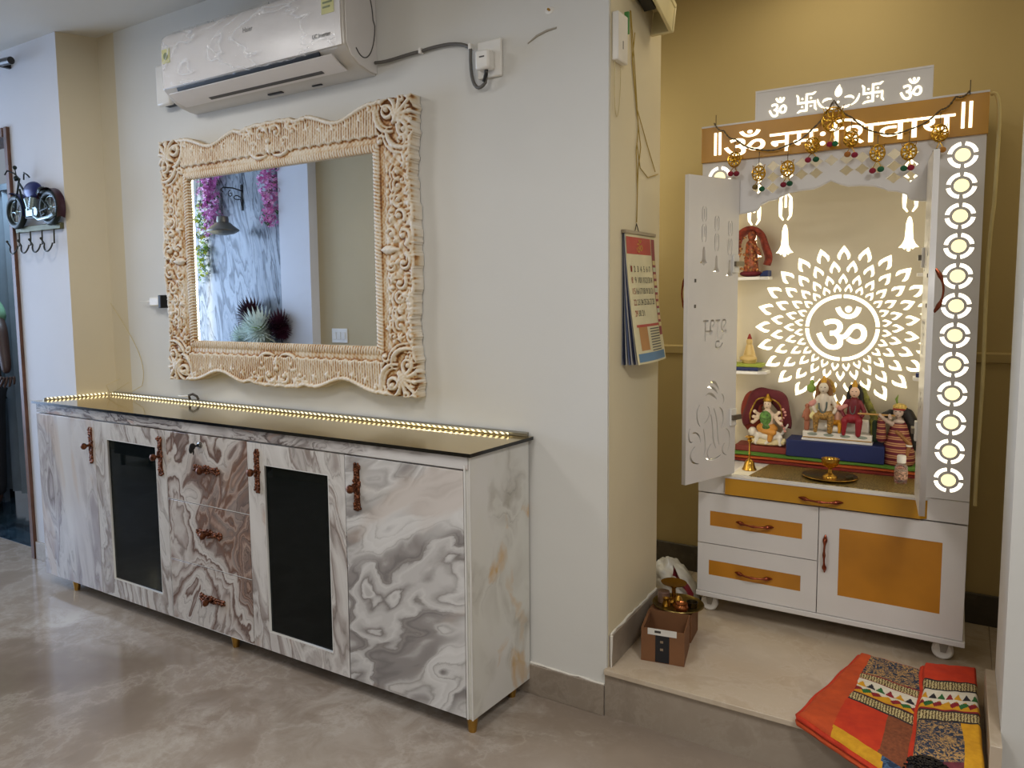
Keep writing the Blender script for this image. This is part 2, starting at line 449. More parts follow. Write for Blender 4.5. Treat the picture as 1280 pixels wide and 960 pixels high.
part('track', B().box(-5.70, -4.82, 2.715, 2.77, 2.18, 2.22), M_SLAT, sh)
for fx in (-5.66, -4.92): part('guide_foot', B().box(fx, fx+.03, 2.72, 2.76, 0, .10), M_SLAT, sh)
struct('trim_black_sheet', B().box(-6.6, -5.72, 2.80, 2.84, 0, 2.6), simple('flat_black', '#0b0d10', .6))  # plain black sheet filling the black area beside the shutter

# switch plates, cords
M_WPL = simple('white_plastic', '#e9e6df', .35)
M_BPL = simple('black_plastic', '#0c0c0d', .4)
M_GCORD = simple('grey_cord', '#5f5c57', .55)

# ------------------------------------------------------------------ what the mirror shows: feature wall with lamp and flowers
M_ONYX = agate('blue_grey_onyx_panel', 1.15, .15, 11.3, (2.0, 1, .38), '#42474e', '#767e87', '#a3aab1', '#9a968c', cover=.62, bands=6, warp=.55, warmth=.05)
o = solo('onyx_wall_panel', 'grey veined marble panel on the feature wall, seen in the mirror', 'panel', B().box(-6.06, -4.885, -.198, -.165, .85, ZC-.02), M_ONYX, (-5.5, -.18, .85))
o = solo('led_strip', 'warm glowing light strip along the left edge of the reflected marble panel', 'light strip', B().box(-6.125, -6.065, -.198, -.17, .85, 2.74), emis('warm_led', '#fff0b8', 5), (-6.08, -.18, .85))
o = solo('led_strip', 'warm glowing light strip beside the white column in the mirror', 'light strip', B().box(-4.884, -4.877, -.198, -.16, .85, 1.6), emis('warm_led', '#fff0b8', 5), (-4.88, -.18, .85))
M_IRON = simple('dark_iron', '#2b2723', .45, .6)
wl = thing('wall_lantern', 'dark bracket lamp with saucer shade hanging on the marble panel in the mirror', 'lamp', (-5.39, -.17, 2.2))
b = B(); b.box(-5.402, -5.385, -.165, -.155, 2.21, 2.44); part('back_bar', b, M_IRON, wl)
b = B(); b.tube([(-5.393, -.155, 2.385), (-5.393, -.06, 2.40), (-5.393, .05, 2.395), (-5.393, .08, 2.37), (-5.393, .055, 2.355)], .006, 8)
b.tube([(-5.393, -.155, 2.25)]+[(-5.393, -.12+.05*math.sin(t), 2.30+.035*math.cos(t)+.012*t) for t in np.linspace(3.6, -1.5, 14)], .0045, 6)
b.tube([(-5.393, -.03+.03*math.sin(t)*(1-t/9), 2.345+.03*math.cos(t)*(1-t/9)) for t in np.linspace(0, 8, 24)], .004, 6)
part('bracket_arm', b, M_IRON, wl)
b = B()
for k in range(7): b.tube([(-5.393+.008*math.cos(a)*(k % 2), .07+.008*math.cos(a)*(1-k % 2), 2.36-k*.030+.017*math.sin(a)) for a in np.linspace(0, 2*PI, 11)], .0025, 5, cap=False)
part('chain', b, M_IRON, wl)
b = B(); b.lathe([(0, .10), (.048, .10), (.052, .075), (.052, .05), (.065, .045), (.12, 0), (.142, -.018), (.138, -.028), (.10, -.048), (.04, -.06), (0, -.062)], (-5.393, .07, 2.04), 28)
part('lamp_shade', b, simple('pewter_shade', '#77736a', .35, .7), wl)

def floret_cloud(name, label, pts, cols, r, group, seed, pet=5):
    rr = random.Random(seed); t = thing(name, label, 'flowers', pts[0], group)
    for ci, (col, share) in enumerate(cols):
        b = B()
        for c in pts:
            if rr.random() > share: continue
            for _ in range(3):
                d = Vector((rr.uniform(-1, 1), rr.uniform(-.7, 1), rr.uniform(-1, 1))).normalized(); q = Vector(c)+d*r*rr.uniform(.3, 1)
                a = d.orthogonal().normalized(); e = d.cross(a)
                for k in range(pet):
                    th = 2*PI*k/pet+rr.random(); u = a*math.cos(th)+e*math.sin(th); v_ = a*math.cos(th+.5)+e*math.sin(th+.5); w_ = a*math.cos(th-.5)+e*math.sin(th-.5)
                    b.poly3([q, q+w_*r*.3+d*.004, q+u*r*.5+d*.008, q+v_*r*.3+d*.004])
        part(['blossoms', 'pale_blossoms', 'leaves'][ci], b, simple('petal_'+col[1:], col, .6), t, smooth=0)['kind'] = 'stuff'
    return t
rr = random.Random(3)
def spine(x, z0, z1, w, n): return [(x+rr.gauss(0, w*(.5+.6*(z-z1)/(z0-z1))), -.11+rr.uniform(-.03, .05), z) for z in np.linspace(z0, z1, n)]
floret_cloud('wisteria_spray', 'long pink hanging flower spray at the left edge of the mirror reflection', spine(-5.75, 2.72, 2.04, .068, 150), [('#db7cc3', .8), ('#f3b4e2', .6), ('#4f7a35', .08)], .045, None, 1)
floret_cloud('wisteria_spray', 'short pink hanging flower spray beside the white column in the mirror', spine(-4.97, 2.72, 2.06, .062, 130), [('#dd79bd', .8), ('#f4b6e2', .6), ('#3f6a35', .12)], .045, None, 2)
floret_cloud('leaf_vine', 'yellow-green leafy vine below the left pink spray in the mirror', spine(-5.90, 2.3, 1.62, .04, 40), [('#c9cf2f', .6), ('#7fb02b', .5), ('#2f6b35', .5)], .05, None, 4, 4)
floret_cloud('leaf_vine', 'green leaves along the top of the reflected marble panel', [(xx, -.12, 2.60+.03*math.sin(xx*9)) for xx in np.linspace(-5.65, -5.1, 14)], [('#6f9a4a', .6), ('#a9c777', .3), ('#3f7a3a', .6)], .05, None, 5, 4)
def mum(name, label, c, r, col, core, seed):
    rr = random.Random(seed); t = thing(name, label, 'flower', c); b = B(); c = Vector(c)
    for i in range(260):
        z = 1-1.5*(i+.5)/260; a = i*2.39996; q = math.sqrt(max(0, 1-z*z)); d = Vector((q*math.cos(a), z*.95+.02, q*math.sin(a))).normalized()
        L = r*rr.uniform(.85, 1.08); s = d.cross(Vector((0, .3, 1))).normalized()*r*.052; up = d.cross(s).normalized()*r*.1
        m = c+d*L*.6+up; b.poly3([c+d*L*.1-s, c+d*L*.1+s, m+s*1.2, m-s*1.2]); b.poly3([m-s*1.2, m+s*1.2, c+d*L+up*.2])
    part('petals', b, simple('mum_'+col[1:], col, .6), t, smooth=0)
    part('core', B().sphere(c, r*.35), simple('mumc_'+core[1:], core, .7), t)
mum('chrysanthemum', 'large white chrysanthemum in the flower arrangement seen in the mirror', (-5.03, .02, 1.17), .20, '#e9f2e6', '#bcd08f', 1)
mum('chrysanthemum', 'small white chrysanthemum low on the left in the mirror', (-5.26, .0, 1.08), .14, '#e3eee4', '#bcd08f', 2)
mum('chrysanthemum', 'dark maroon chrysanthemum above the white one in the mirror', (-5.20, -.06, 1.28), .175, '#3b1224', '#220a14', 3)
mum('chrysanthemum', 'dark maroon chrysanthemum right of the white one in the mirror', (-4.86, -.05, 1.19), .15, '#44142a', '#220a14', 4)
vz = thing('flower_planter', 'black planter box holding the artificial chrysanthemums in the mirror', 'planter', (-5.1, -.02, .85))
part('box', B().box(-5.5, -4.8, -.13, .10, .85, 1.02), M_BPL, vz, .01)
b = B()
for k in range(40):
    a = rr.uniform(-5.48, -4.82); q = Vector((a, rr.uniform(-.08, .06), 1.0)); e = q+Vector((rr.uniform(-.12, .12), rr.uniform(-.05, .1), rr.uniform(.03, .12))); s = Vector((.012, .01, 0)); b.poly3([q-s, q.lerp(e, .5)+s*1.5, e, q.lerp(e, .5)-s*1.2])
part('leaves', b, simple('dark_leaf', '#12251a', .5), vz, smooth=0)['kind'] = 'stuff'
cn = thing('console_shelf', 'dark console under the reflected marble panel', 'console', (-5.4, .0, 0))
part('top', B().box(-6.1, -4.8, -.16, .22, .81, .85), M_BPL, cn, .004)
part('body', B().box(-6.06, -4.84, -.16, .19, .10, .81), simple('dark_console', '#2a2725', .4), cn, .004)
for q in ((-6.0, -.12), (-4.9, -.12), (-6.0, .15), (-4.9, .15)): part('leg', B().cyl((q[0], q[1], 0), (q[0], q[1], .1), .02), M_BPL, cn)
sp = thing('switch_plate', 'white double switch plate on the beige wall in the mirror', 'switch', (-4.30, -.2, 1.10))
part('plate', B().box(-4.39, -4.22, -.2, -.19, 1.04, 1.16), M_WPL, sp, .004)
for k in range(3): part('rocker', B().box(-4.375+k*.05, -4.34+k*.05, -.192, -.184, 1.07, 1.13), M_WPL, sp, .002)
# ------------------------------------------------------------------ sideboard
MA = agate('onyx_laminate_grey_vertical', 1.3, .15, 2.4, (2.1, 1, .5), '#918888', '#b3abac', '#cfcbca', '#c9a987', cover=.50, bands=4, warp=.4, warmth=.3)
MB_ = agate('onyx_laminate_pale', 1.4, .2, 5.2, (1.6, 1, .55), '#8d817a', '#b5ada8', '#d3cfca', '#b98a66', cover=.52, bands=4, warmth=.4)
MD = agate('onyx_laminate_brown_swirl', 1.25, -.45, 8.1, (1.5, 1, .75), '#6b5146', '#a89a93', '#cfc9c3', '#a57c5c', cover=.75, bands=6, warp=.42, brown=.45, warmth=.4)
MR = agate('onyx_laminate_grey_swirl', 1.15, .55, 14.6, (.8, 1, 1.5), '#827d7b', '#a29d9a', '#d6d4d1', '#b08e70', cover=.54, bands=4, warp=.38, warmth=.25)
MS = agate('onyx_laminate_yellow_patches', 1.5, .3, 21.9, (1, 1, .8), '#aaa396', '#c2beb5', '#dbdad2', '#d0a154', cover=.36, bands=3, warmth=.85)
MT = agate('onyx_laminate_dark_edge', 2.2, .0, 31.2, (.6, 1, 1.4), '#4f423f', '#98908d', '#c5c0bc', '#a26b4c', cover=.55, bands=5, warmth=.6)
M_EDGE = simple('white_edge_banding', '#d9d7d2', .4)
M_DARKGLASS = N('dark_tinted_glass'); M_DARKGLASS.base((.004, .006, .006, 1)); M_DARKGLASS.set(rough=.03, spec=.22); M_DARKGLASS = M_DARKGLASS.m
M_BRONZE = simple('antique_copper', '#7a4b33', .38, .85, var=.35, vscale=60)
M_GOLD = simple('satin_gold', '#b98f45', .3, .9)
a = N('bronze_tinted_top_glass'); a.base('#b89c50'); a.set(rough=.10, metal=.92, coat=.3); M_TOPGLASS = a.m
M_GEDGE = simple('black_glass_edge', '#050607', .15)

sb = thing('sideboard', 'long marble-laminate sideboard with dark glass doors under the ornate mirror', 'sideboard', (-2.54, 2.2, 0))
body = [(-3.812, 2.042), (-1.268, 2.042), (-1.240, 2.374), (-3.668, 2.374), (-3.735, 2.205-.012), (-3.748, 2.19)]
b = B(); b.prism([(-3.812, 2.042), (-1.285, 2.042), (-1.257, 2.374), (-3.690, 2.374), (-3.765, 2.20)], .057, .93, 'xy')
part('carcass', b, MB_, sb, .0015)
b = B(); b.prism([(-1.285, 2.030), (-1.266, 2.030), (-1.238, 2.374), (-1.257, 2.374)], .055, .93, 'xy'); part('side_panel', b, MS, sb, .001)
part('edge_strip', B().box(-1.287, -1.281, 2.0225, 2.032, .057, .90).box(-1.2705, -1.2655, 2.0265, 2.031, .055, .93), M_EDGE, sb)
part('top_rail', B().box(-3.812, -1.272, 2.024, 2.042, .888, .930), MT, sb, .001)
gt = B(); gt.prism([(-3.832, 2.012), (-1.255, 2.012), (-1.218, 2.372), (-3.683, 2.372), (-3.775, 2.190)], .931, .943, 'xy')
o = part('glass_top', gt, [M_GEDGE, M_TOPGLASS], sb, smooth=0)
for f in o.data.polygons: f.material_index = 1 if f.normal.z > .9 else 0
M_LED = N('ribbed_led_tube'); v = M_LED.coords(); wv = M_LED.n('TexWave', bands_direction='DIAGONAL'); wv.inputs['Scale'].default_value = 26; M_LED.l(v, wv.inputs['Vector'])
M_LED.base('#b7b1a0'); M_LED.set(rough=.25, metal=.6); M_LED.p.inputs['Emission Color'].default_value = srgb('#ffedb9')
M_LED.l(M_LED.math('MULTIPLY', M_LED.math('POWER', wv.outputs[1], 2.0), 2.6), M_LED.p.inputs['Emission Strength']); M_LED = M_LED.m
M_SIL = simple('silver_tube', '#8f8b7f', .3, .7)
ls = thing('light_strip', 'glowing light strip running along the back and left end of the sideboard top', 'light strip', (-2.5, 2.35, .943))
part('led_row', B().tube([(-1.30, 2.338, .951), (-2.2, 2.340, .951), (-3.0, 2.341, .951), (-3.665, 2.342, .951)], .0042, 8).tube([(-3.69, 2.335, .951), (-3.74, 2.20, .951), (-3.79, 2.07, .951)], .0042, 8), M_LED, ls)
part('plastic_channel', B().prism([(2.352, .944), (2.370, .944), (2.370, .957), (2.352, .954)], -3.68, -1.235, 'yz').prism([(-3.72, 2.34), (-3.705, 2.34), (-3.80, 2.06), (-3.812, 2.06)], .944, .952, 'xy'), M_SIL, ls)
part('lead_wire', B().tube([(-3.66, 2.33, .96), (-3.64, 2.30, 1.0), (-3.60, 2.355, 1.03)], .0015, 5).tube([(-3.67, 2.32, .955), (-3.55, 2.29, .975), (-3.50, 2.34, 1.02)], .0015, 5), simple('clear_wire', '#c9b98a', .4), ls)

# doors and drawers
YF, YB = 2.022, 2.0405
def handle_mesh(c, L, vert=True, seed=0):
    rr = random.Random(seed); b = B(); n = 44
    for i in range(n):
        t = i/(n-1)*2-1; wdt = .0135*(1+.35*math.cos(t*PI*2))*(1 if abs(t) < .92 else .6)
        for s in (-1, 1):
            q = (t*L/2, s*wdt*rr.uniform(.2, .9)); r = rr.uniform(.0038, .0064)
            b.sphere((c[0]+(q[1] if vert else q[0]), c[1]-rr.uniform(.001, .005), c[2]+(q[0] if vert else q[1])), r, 7, 5)
    if vert: b.box(c[0]-.013, c[0]+.013, c[1]-.003, c[1], c[2]-L*.46, c[2]+L*.46)
    else: b.box(c[0]-L*.46, c[0]+L*.46, c[1]-.003, c[1], c[2]-.011, c[2]+.011)
    return b
def knob_mesh(c):
    b = B(); b.lathe([(0, .0), (.008, 0), (.0065, .012), (.006, .022), (.012, .028), (.0155, .036), (.014, .044), (.007, .049), (0, .05)], c, 16, 'y'); return b
def add_handle(parent, x, z, L, vert, seed):
    h = part('handle', handle_mesh((x, YF, z), L, vert, seed), M_BRONZE, parent, label='antique copper handle plate')
    part('knob', knob_mesh((x, YF, z)), M_BRONZE, h)
def solid_door(x0, x1, mat, hx, hz, seed):
    d = part('door', B().box(x0, x1, YF, YB, .060, .882), mat, sb, .0012); add_handle(d, hx, hz, .165, True, seed)
def glass_door(x0, x1, gx0, gx1, gz0, gz1, mat, hx, hz, seed):
    d = add_mesh('door', panel_mesh('door', [(x0, .060), (x1, .060), (x1, .882), (x0, .882)], [[(gx0, gz0), (gx1, gz0), (gx1, gz1), (gx0, gz1)]], YF, YB, wloc(sb)), mat, sb)
    w_ = .004
    part('glass_pane', B().box(gx0, gx1, YF+.009, YF+.013, gz0, gz1), M_DARKGLASS, d)
    fr = panel_mesh('trim', [(gx0, gz0), (gx1, gz0), (gx1, gz1), (gx0, gz1)], [[(gx0+w_, gz0+w_), (gx1-w_, gz0+w_), (gx1-w_, gz1-w_), (gx0+w_, gz1-w_)]], YF+.0005, YF+.009, wloc(sb))
    add_mesh('edge_trim', fr, M_EDGE, d); add_handle(d, hx, hz, .165, True, seed)
solid_door(-3.812, -3.3185, MA, -3.347, .765, 1)
glass_door(-3.3155, -2.795, -3.223, -2.861, .145, .806, MB_, -2.830, .768, 2)
glass_door(-2.284, -1.786, -2.197, -1.863, .133, .802, MB_, -2.231, .773, 3)
solid_door(-1.783, -1.289, MR, -1.729, .775, 4)
for k, (z0, z1, hz) in enumerate(((.590, .882, .744), (.326, .587, .474), (.060, .323, .193))):
    d = part('drawer', B().box(-2.792, -2.287, YF, YB, z0, z1), MD, sb, .0012)
    part('edge_line', B().box(-2.792, -2.287, YF-.0004, YF+.002, z0, z0+.0022).box(-2.792, -2.7905, YF-.0004, YF+.002, z0, z1), M_EDGE, d)
    h = part('handle', handle_mesh((-2.53, YF, hz), .15, False, 20+k), M_BRONZE, d, label='antique copper handle plate')
    part('knob', knob_mesh((-2.53, YF, hz)), M_BRONZE, h)
    if k == 0:
        b = B(); b.lathe([(0, 0), (.013, 0), (.013, .006), (.008, .008), (.008, .013), (0, .014)], (-2.562, YF, .842), 18, 'y')
        lk = part('lock', b, simple('chrome', '#9c9c9c', .2, 1), d)
        b = B(); b.box(-2.563, -2.5605, YF-.035, YF-.012, .838, .846); b.lathe([(0, -.002), (.014, -.002), (.014, .002), (0, .002)], (-2.562, YF-.040, .842), 16, 'x'); b.sphere((-2.566, YF-.045, .83), (.006, .010, .016), 10, 7); b.sphere((-2.57, YF-.03, .822), (.003, .004, .018), 8, 6)
        part('key', b, M_BPL, lk)
for (x, y) in ((-3.605, 2.06), (-2.44, 2.06), (-1.288, 2.058), (-1.285, 2.322), (-3.55, 2.33)):
    part('leg', B().lathe([(0, 0), (.0135, 0), (.014, .004), (.0145, .006), (.020, .054), (.020, .058), (0, .058)], (x, y, 0), 20), M_GOLD, sb, label='short tapered gold leg')
cl = thing('cable_clip', 'small dark cable clip with a wire end on the back edge of the sideboard top', 'clip', (-3.03, 2.35, .957))
part('clip', B().tube([(-3.055, 2.362, .958), (-3.045, 2.35, .978), (-3.02, 2.352, .985), (-3.0, 2.36, .975), (-2.995, 2.365, .958)], .006, 8), simple('dark_brown_plastic', '#3a3129', .4), cl)
part('wire_end', B().tube([(-3.045, 2.35, .975), (-3.09, 2.345, .972), (-3.12, 2.35, .97)], .004, 8), M_WPL, cl)

# ------------------------------------------------------------------ small fittings on the main wall
def lerp(a, b, t): return a+(b-a)*t
ad = thing('phone_charger', 'white phone charger with black cable end plugged in left of the mirror frame', 'charger', (-3.27, 2.375, 1.43))
part('socket_block', B().box(-3.225, -3.205, 2.335, 2.382, 1.395, 1.458), M_BPL, ad, .003)
part('charger_body', B().box(-3.300, -3.225, 2.338, 2.374, 1.405, 1.448), M_WPL, ad, .006)
part('cable_plug', B().tube([(-3.298, 2.355, 1.427), (-3.33, 2.355, 1.427), (-3.345, 2.355, 1.428), (-3.40, 2.357, 1.429)], [.006, .006, .002, .0015], 8), M_WPL, ad)
solo('thin_cable', 'thin pale cable drooping down the wall corner to the sideboard', 'cable', B().tube(bez((-3.66, 2.365, 1.42), (-3.50, 2.372, 1.25), (-3.38, 2.375, 1.12), (-3.44, 2.372, 1.0), 14)+[(-3.52, 2.365, .965)], .0018, 6), simple('clear_wire', '#c9b98a', .4), (-3.5, 2.37, 1.2))
sw = thing('isolator_switch', 'white rounded isolator switch box on the wall left of the air conditioner', 'switch', (-3.09, 2.382, 2.42))
part('back_box', B().box(-3.125, -3.035, 2.345, 2.382, 2.335, 2.520), M_BPL, sw, .003)
part('cover', B().box(-3.140, -3.040, 2.318, 2.347, 2.330, 2.515), M_WPL, sw, .010)
part('toggle', B().box(-3.042, -3.028, 2.35, 2.375, 2.395, 2.435), M_BPL, sw, .002)
so = thing('power_socket', 'white raised power socket where the air conditioner cord plugs in', 'socket', (-1.37, 2.382, 2.25))
part('plate', B().box(-1.425, -1.330, 2.368, 2.382, 2.185, 2.31), M_WPL, so, .004)
part('plug', B().box(-1.410, -1.355, 2.325, 2.370, 2.205, 2.270), M_WPL, so, .008)
part('logo_mark', B().box(-1.392, -1.372, 2.3243, 2.3252, 2.243, 2.248), simple('print_grey', '#55524d', .5), so)
cd_ = bez((-1.872, 2.36, 2.318), (-1.80, 2.365, 2.31), (-1.76, 2.368, 2.325), (-1.665, 2.37, 2.325), 8)+bez((-1.665, 2.37, 2.325), (-1.56, 2.37, 2.335), (-1.47, 2.37, 2.325), (-1.45, 2.365, 2.29), 9)[1:]+bez((-1.45, 2.365, 2.29), (-1.455, 2.362, 2.16), (-1.42, 2.36, 2.135), (-1.385, 2.352, 2.165), 10)[1:]+[(-1.375, 2.345, 2.20)]
co = thing('power_cable', 'grey power cord clipped along the wall from the air conditioner to the socket', 'cord', (-1.6, 2.37, 2.3))
part('cord', B().tube(cd_, .0062, 10), M_GCORD, co)
part('black_sleeve', B().tube([(-1.388, 2.350, 2.168), (-1.378, 2.346, 2.19), (-1.376, 2.345, 2.207)], .0072, 10), M_BPL, co)
for x, z in ((-1.665, 2.325), (-1.452, 2.30)): part('clip', B().box(x-.006, x+.006, 2.359, 2.382, z-.009, z+.011), M_WPL, co, .002)
a = solo('wall_scar', 'short dented streak in the plaster high on the wall by the corner', 'wall mark', B().tube([(-1.235, 2.381, 2.275), (-1.20, 2.3805, 2.293), (-1.165, 2.3805, 2.302), (-1.13, 2.381, 2.305)], [.002, .004, .004, .003], 8), simple('scar_plaster', '#a9a294', .8), (-1.2, 2.382, 2.29))
sc = thing('screw_hook', 'small brass screw in a chipped white patch high on the wall', 'screw', (-1.155, 2.382, 2.37))
part('patch', B().sphere((-1.155, 2.382, 2.365), (.016, .002, .012), 12, 7), M_WPL, sc)
part('screw', B().cyl((-1.155, 2.37, 2.366), (-1.155, 2.382, 2.366), .004), M_GOLD, sc)

# ------------------------------------------------------------------ air conditioner
ac = thing('air_conditioner', 'white split air conditioner still wrapped in clear plastic film above the mirror', 'air conditioner', (-2.4, 2.382, 2.27))
M_ACW = simple('ac_white', '#e4e0dd', .28, var=.02)
X0, X1 = -2.935, -1.885
sec = [(2.382, 2.276), (2.382, 2.585), (2.255, 2.585), (2.222, 2.578), (2.205, 2.555), (2.199, 2.50), (2.200, 2.42), (2.204, 2.353), (2.225, 2.335), (2.25, 2.31), (2.29, 2.290), (2.34, 2.279)]
part('housing', B().prism(sec, X0, X1, 'yz'), simple('ac_white_shaded', '#cac5bd', .3, var=.02), ac, .004)  # white darkened here to paint the shade below the front panel
fp = [(2.224, 2.582), (2.203, 2.560), (2.195, 2.50), (2.196, 2.42), (2.200, 2.352), (2.206, 2.352), (2.204, 2.42), (2.203, 2.50), (2.211, 2.557), (2.229, 2.577)]
part('front_panel', B().prism(fp, X0+.012, X1-.012, 'yz'), M_ACW, ac, .001)
part('outlet_slot', B().prism([(2.206, 2.348), (2.216, 2.326), (2.219, 2.330), (2.210, 2.350)], X0+.09, X1-.13, 'yz'), M_BPL, ac)
part('louver_flap', B().prism([(2.195, 2.323), (2.199, 2.327), (2.245, 2.303), (2.285, 2.289), (2.285, 2.284), (2.240, 2.297)], X0+.05, X1-.06, 'yz'), M_ACW, ac, .001)
part('lower_slot', B().prism([(2.252, 2.2938), (2.268, 2.2882), (2.268, 2.2868), (2.252, 2.2924)], X0+.24, X1-.16, 'yz'), simple('slot_dark', '#4b4a4a', .5), ac)
part('vent_mark', B().box(-2.42, -2.34, 2.330, 2.345, 2.2755, 2.2805).box(-2.18, -2.13, 2.340, 2.350, 2.2745, 2.279), M_BPL, ac)
# end cap: a shallow oval disc with dark rim
b = B(); b.prism([(2.382, 2.282), (2.382, 2.582), (2.26, 2.582), (2.225, 2.572), (2.210, 2.545), (2.205, 2.48), (2.208, 2.36), (2.235, 2.322), (2.28, 2.297), (2.34, 2.284)], X1, X1+.006, 'yz')
part('end_cap', b, M_ACW, ac, .002)
b = B(); b.tube([(X1+.007, 2.30+.062*math.cos(t)*(1+.15*(math.sin(t) < 0)), 2.46+.135*math.sin(t)) for t in np.linspace(-2.2, 1.2, 26)], .0022, 6); part('cap_seam', b, simple('seam_dark', '#4a4743', .5), ac)
M_PRT = simple('print_dark', '#4f4b49', .5)
lettering('brand_lettering', 'Haier', -2.405, -2.350, 2.488, 2.507, 2.1948, M_PRT, ac, .0006)
lettering('model_lettering', 'UC Inverter', -2.035, -1.945, 2.392, 2.408, 2.1952, M_PRT, ac, .0006, .004)
lb = part('energy_label', B().box(-1.985, -1.925, 2.1932, 2.1946, 2.470, 2.556), simple('yellow_green_label', '#d8d48c', .5), ac, label='yellow energy label')
for k in range(4): part('label_row', B().box(-1.978, -1.932+(-.01 if k % 2 else 0), 2.1926, 2.1934, 2.538-k*.016, 2.545-k*.016), simple('label_print', '#75804b', .5), lb)
lb = part('seal_label', B().box(-2.918, -2.865, 2.1938, 2.1950, 2.455, 2.515), simple('yellow_green_label', '#d8d48c', .5), ac, label='small yellow seal label')
part('seal_mark', B().lathe([(0, 0), (.015, 0), (.015, .0008), (0, .0008)], (-2.892, 2.1937, 2.485), 16, 'y'), simple('label_print', '#75804b', .5), lb)
# cling film: a crinkled clear sheet over the front and left end
a = N('clear_plastic_film'); a.base((1, 1, 1, 1)); a.set(rough=.08, trans=1, ior=1.42, spec=1); v = a.coords((.7, .6, 2.2), (0, .35, 0))
rid = a.noise(v, 3, 5, .65, 2.0); a.bump(rid.outputs[0], .6, .02)
r2 = a.noise(v, 2.4, 3, .5, 1.6); rd_ = a.math('ABSOLUTE', a.math('SUBTRACT', r2.outputs[0], .5)); a.set(trans=0); a.base('#f4f4f6')
a.l(a.ramp(rd_, [(0, (.6, .6, .6, 1)), (.008, (.30, .30, .30, 1)), (.03, (.10, .10, .10, 1)), (.2, (.07, .07, .07, 1))]), a.p.inputs['Alpha']); M_FILM = a.m  # pale streaks in the opacity stand in for glints on the creases
fs = [(2.27, 2.592), (2.225, 2.590), (2.192, 2.562), (2.186, 2.50), (2.186, 2.42), (2.190, 2.352), (2.198, 2.340)]
def film(u, v_):
    x = lerp(X0-.012, X1-.03, u); k = v_*(len(fs)-1); i = min(int(k), len(fs)-2); t = k-i
    y, z = lerp(fs[i][0], fs[i+1][0], t), lerp(fs[i][1], fs[i+1][1], t)
    n_ = mnoise.noise(Vector((x*5+z*9, z*14, 2)))*.5+abs(mnoise.noise(Vector((x*9-z*16, z*6+x*7, 7))))*.9
    if u < .04: y = lerp(2.30, y, u/.04)
    return (x, y-.010*max(0, n_), z+.003*n_)
b = B(); b.grid(film, 150, 40); part('plastic_film', b, M_FILM, ac, smooth=60, label='crinkled clear protective film')

# curtain rod end, motorcycle rack
cr = thing('curtain_rod', 'end of a dark metal curtain rod above the doorway at the far left', 'curtain rod', (-4.2, 2.13, 2.69))
part('rod', B().tube([(-5.4, 2.15, 2.72), (-4.12, 2.13, 2.660)], .012, 12), simple('rod_metal', '#56524c', .35, .7), cr)
part('finial', B().tube([(-4.13, 2.13, 2.660), (-4.03, 2.128, 2.653)], .019, 14), simple('rod_cap', '#3d3a36', .35, .6), cr)
part('bracket', B().box(-4.20, -4.18, 2.13, 2.206, 2.655, 2.675), M_IRON, cr)
# ------------------------------------------------------------------ motorcycle key rack
mr = thing('motorcycle_hook_rack', 'blue and black metal motorcycle wall rack with four wire hooks', 'wall rack', (-3.99, 2.2, 1.82))
M_BLUE = simple('enamel_blue', '#232a63', .3, .3); M_STEEL = simple('brushed_steel', '#9fb0b3', .3, .7); M_DARKM = simple('black_green_metal', '#1d2724', .4, .4)
M_OLIVE = simple('olive_bronze', '#5d5c40', .45, .5)
YR = 2.172
part('hook_bar', B().box(-4.205, -3.775, 2.185, 2.206, 1.800, 1.832), M_OLIVE, mr, .003)
for cx in (-4.155, -3.828):
    b = B(); b.tube([(cx+.074*math.cos(t), YR, 1.908+.074*math.sin(t)) for t in np.linspace(0, 2*PI, 33)], .017, 10, cap=False)
    wh = part('wheel', b, M_DARKM, mr)
    b = B(); b.sphere((cx, YR, 1.908), (.016, .012, .016))
    for k in range(8): b.cyl((cx, YR, 1.908), (cx+.066*math.cos(k*PI/4), YR, 1.908+.066*math.sin(k*PI/4)), .0025, n=6)
    b.tube([(cx+.058*math.cos(t), YR, 1.908+.058*math.sin(t)) for t in np.linspace(0, 2*PI, 25)], .004, 6, cap=False)
    part('spokes', b, M_STEEL, wh)
    b = B()
    a0, a1 = ((1.9, -.25) if cx < -4 else (2.6, -.5))
    def fen(u, v, cx=cx, a0=a0, a1=a1):
        t = lerp(a0, a1, u); r = .098+.004*math.cos(v*PI*2); w_ = lerp(-.022, .022, v); return (cx+r*math.cos(t), YR-.002+w_, 1.908+r*math.sin(t)*1.02-.012*abs(v-.5))
    b.grid(fen, 20, 6); part('fender', b, M_BLUE if cx < -4 else simple('dark_maroon_metal', '#3a1f2b', .35, .3), mr)
b = B(); b.sphere((-3.985, YR, 2.005), (.078, .028, .046), 18, 12); part('fuel_tank', b, M_BLUE, mr)
b = B(); b.sphere((-3.885, YR, 1.99), (.055, .022, .016), 14, 9); b.sphere((-3.90, YR, 1.998), (.03, .02, .02), 14, 9); part('saddle', b, M_DARKM, mr)
b = B(); b.box(-4.03, -3.955, YR-.02, YR+.02, 1.875, 1.915); b.cyl((-3.985, YR-.01, 1.91), (-3.965, YR-.01, 1.97), .018); b.cyl((-4.0, YR-.01, 1.91), (-4.025, YR-.01, 1.965), .018)
for k in range(5): b.lathe([(.021, 0), (.021, .003)], (-3.985+.004*k, YR-.01, 1.915+k*.011), 14)
b.lathe([(0, -.024), (.024, -.024), (.024, .02), (0, .02)], (-3.945, YR, 1.893), 16, 'y'); part('engine', b, M_STEEL, mr)
b = B()
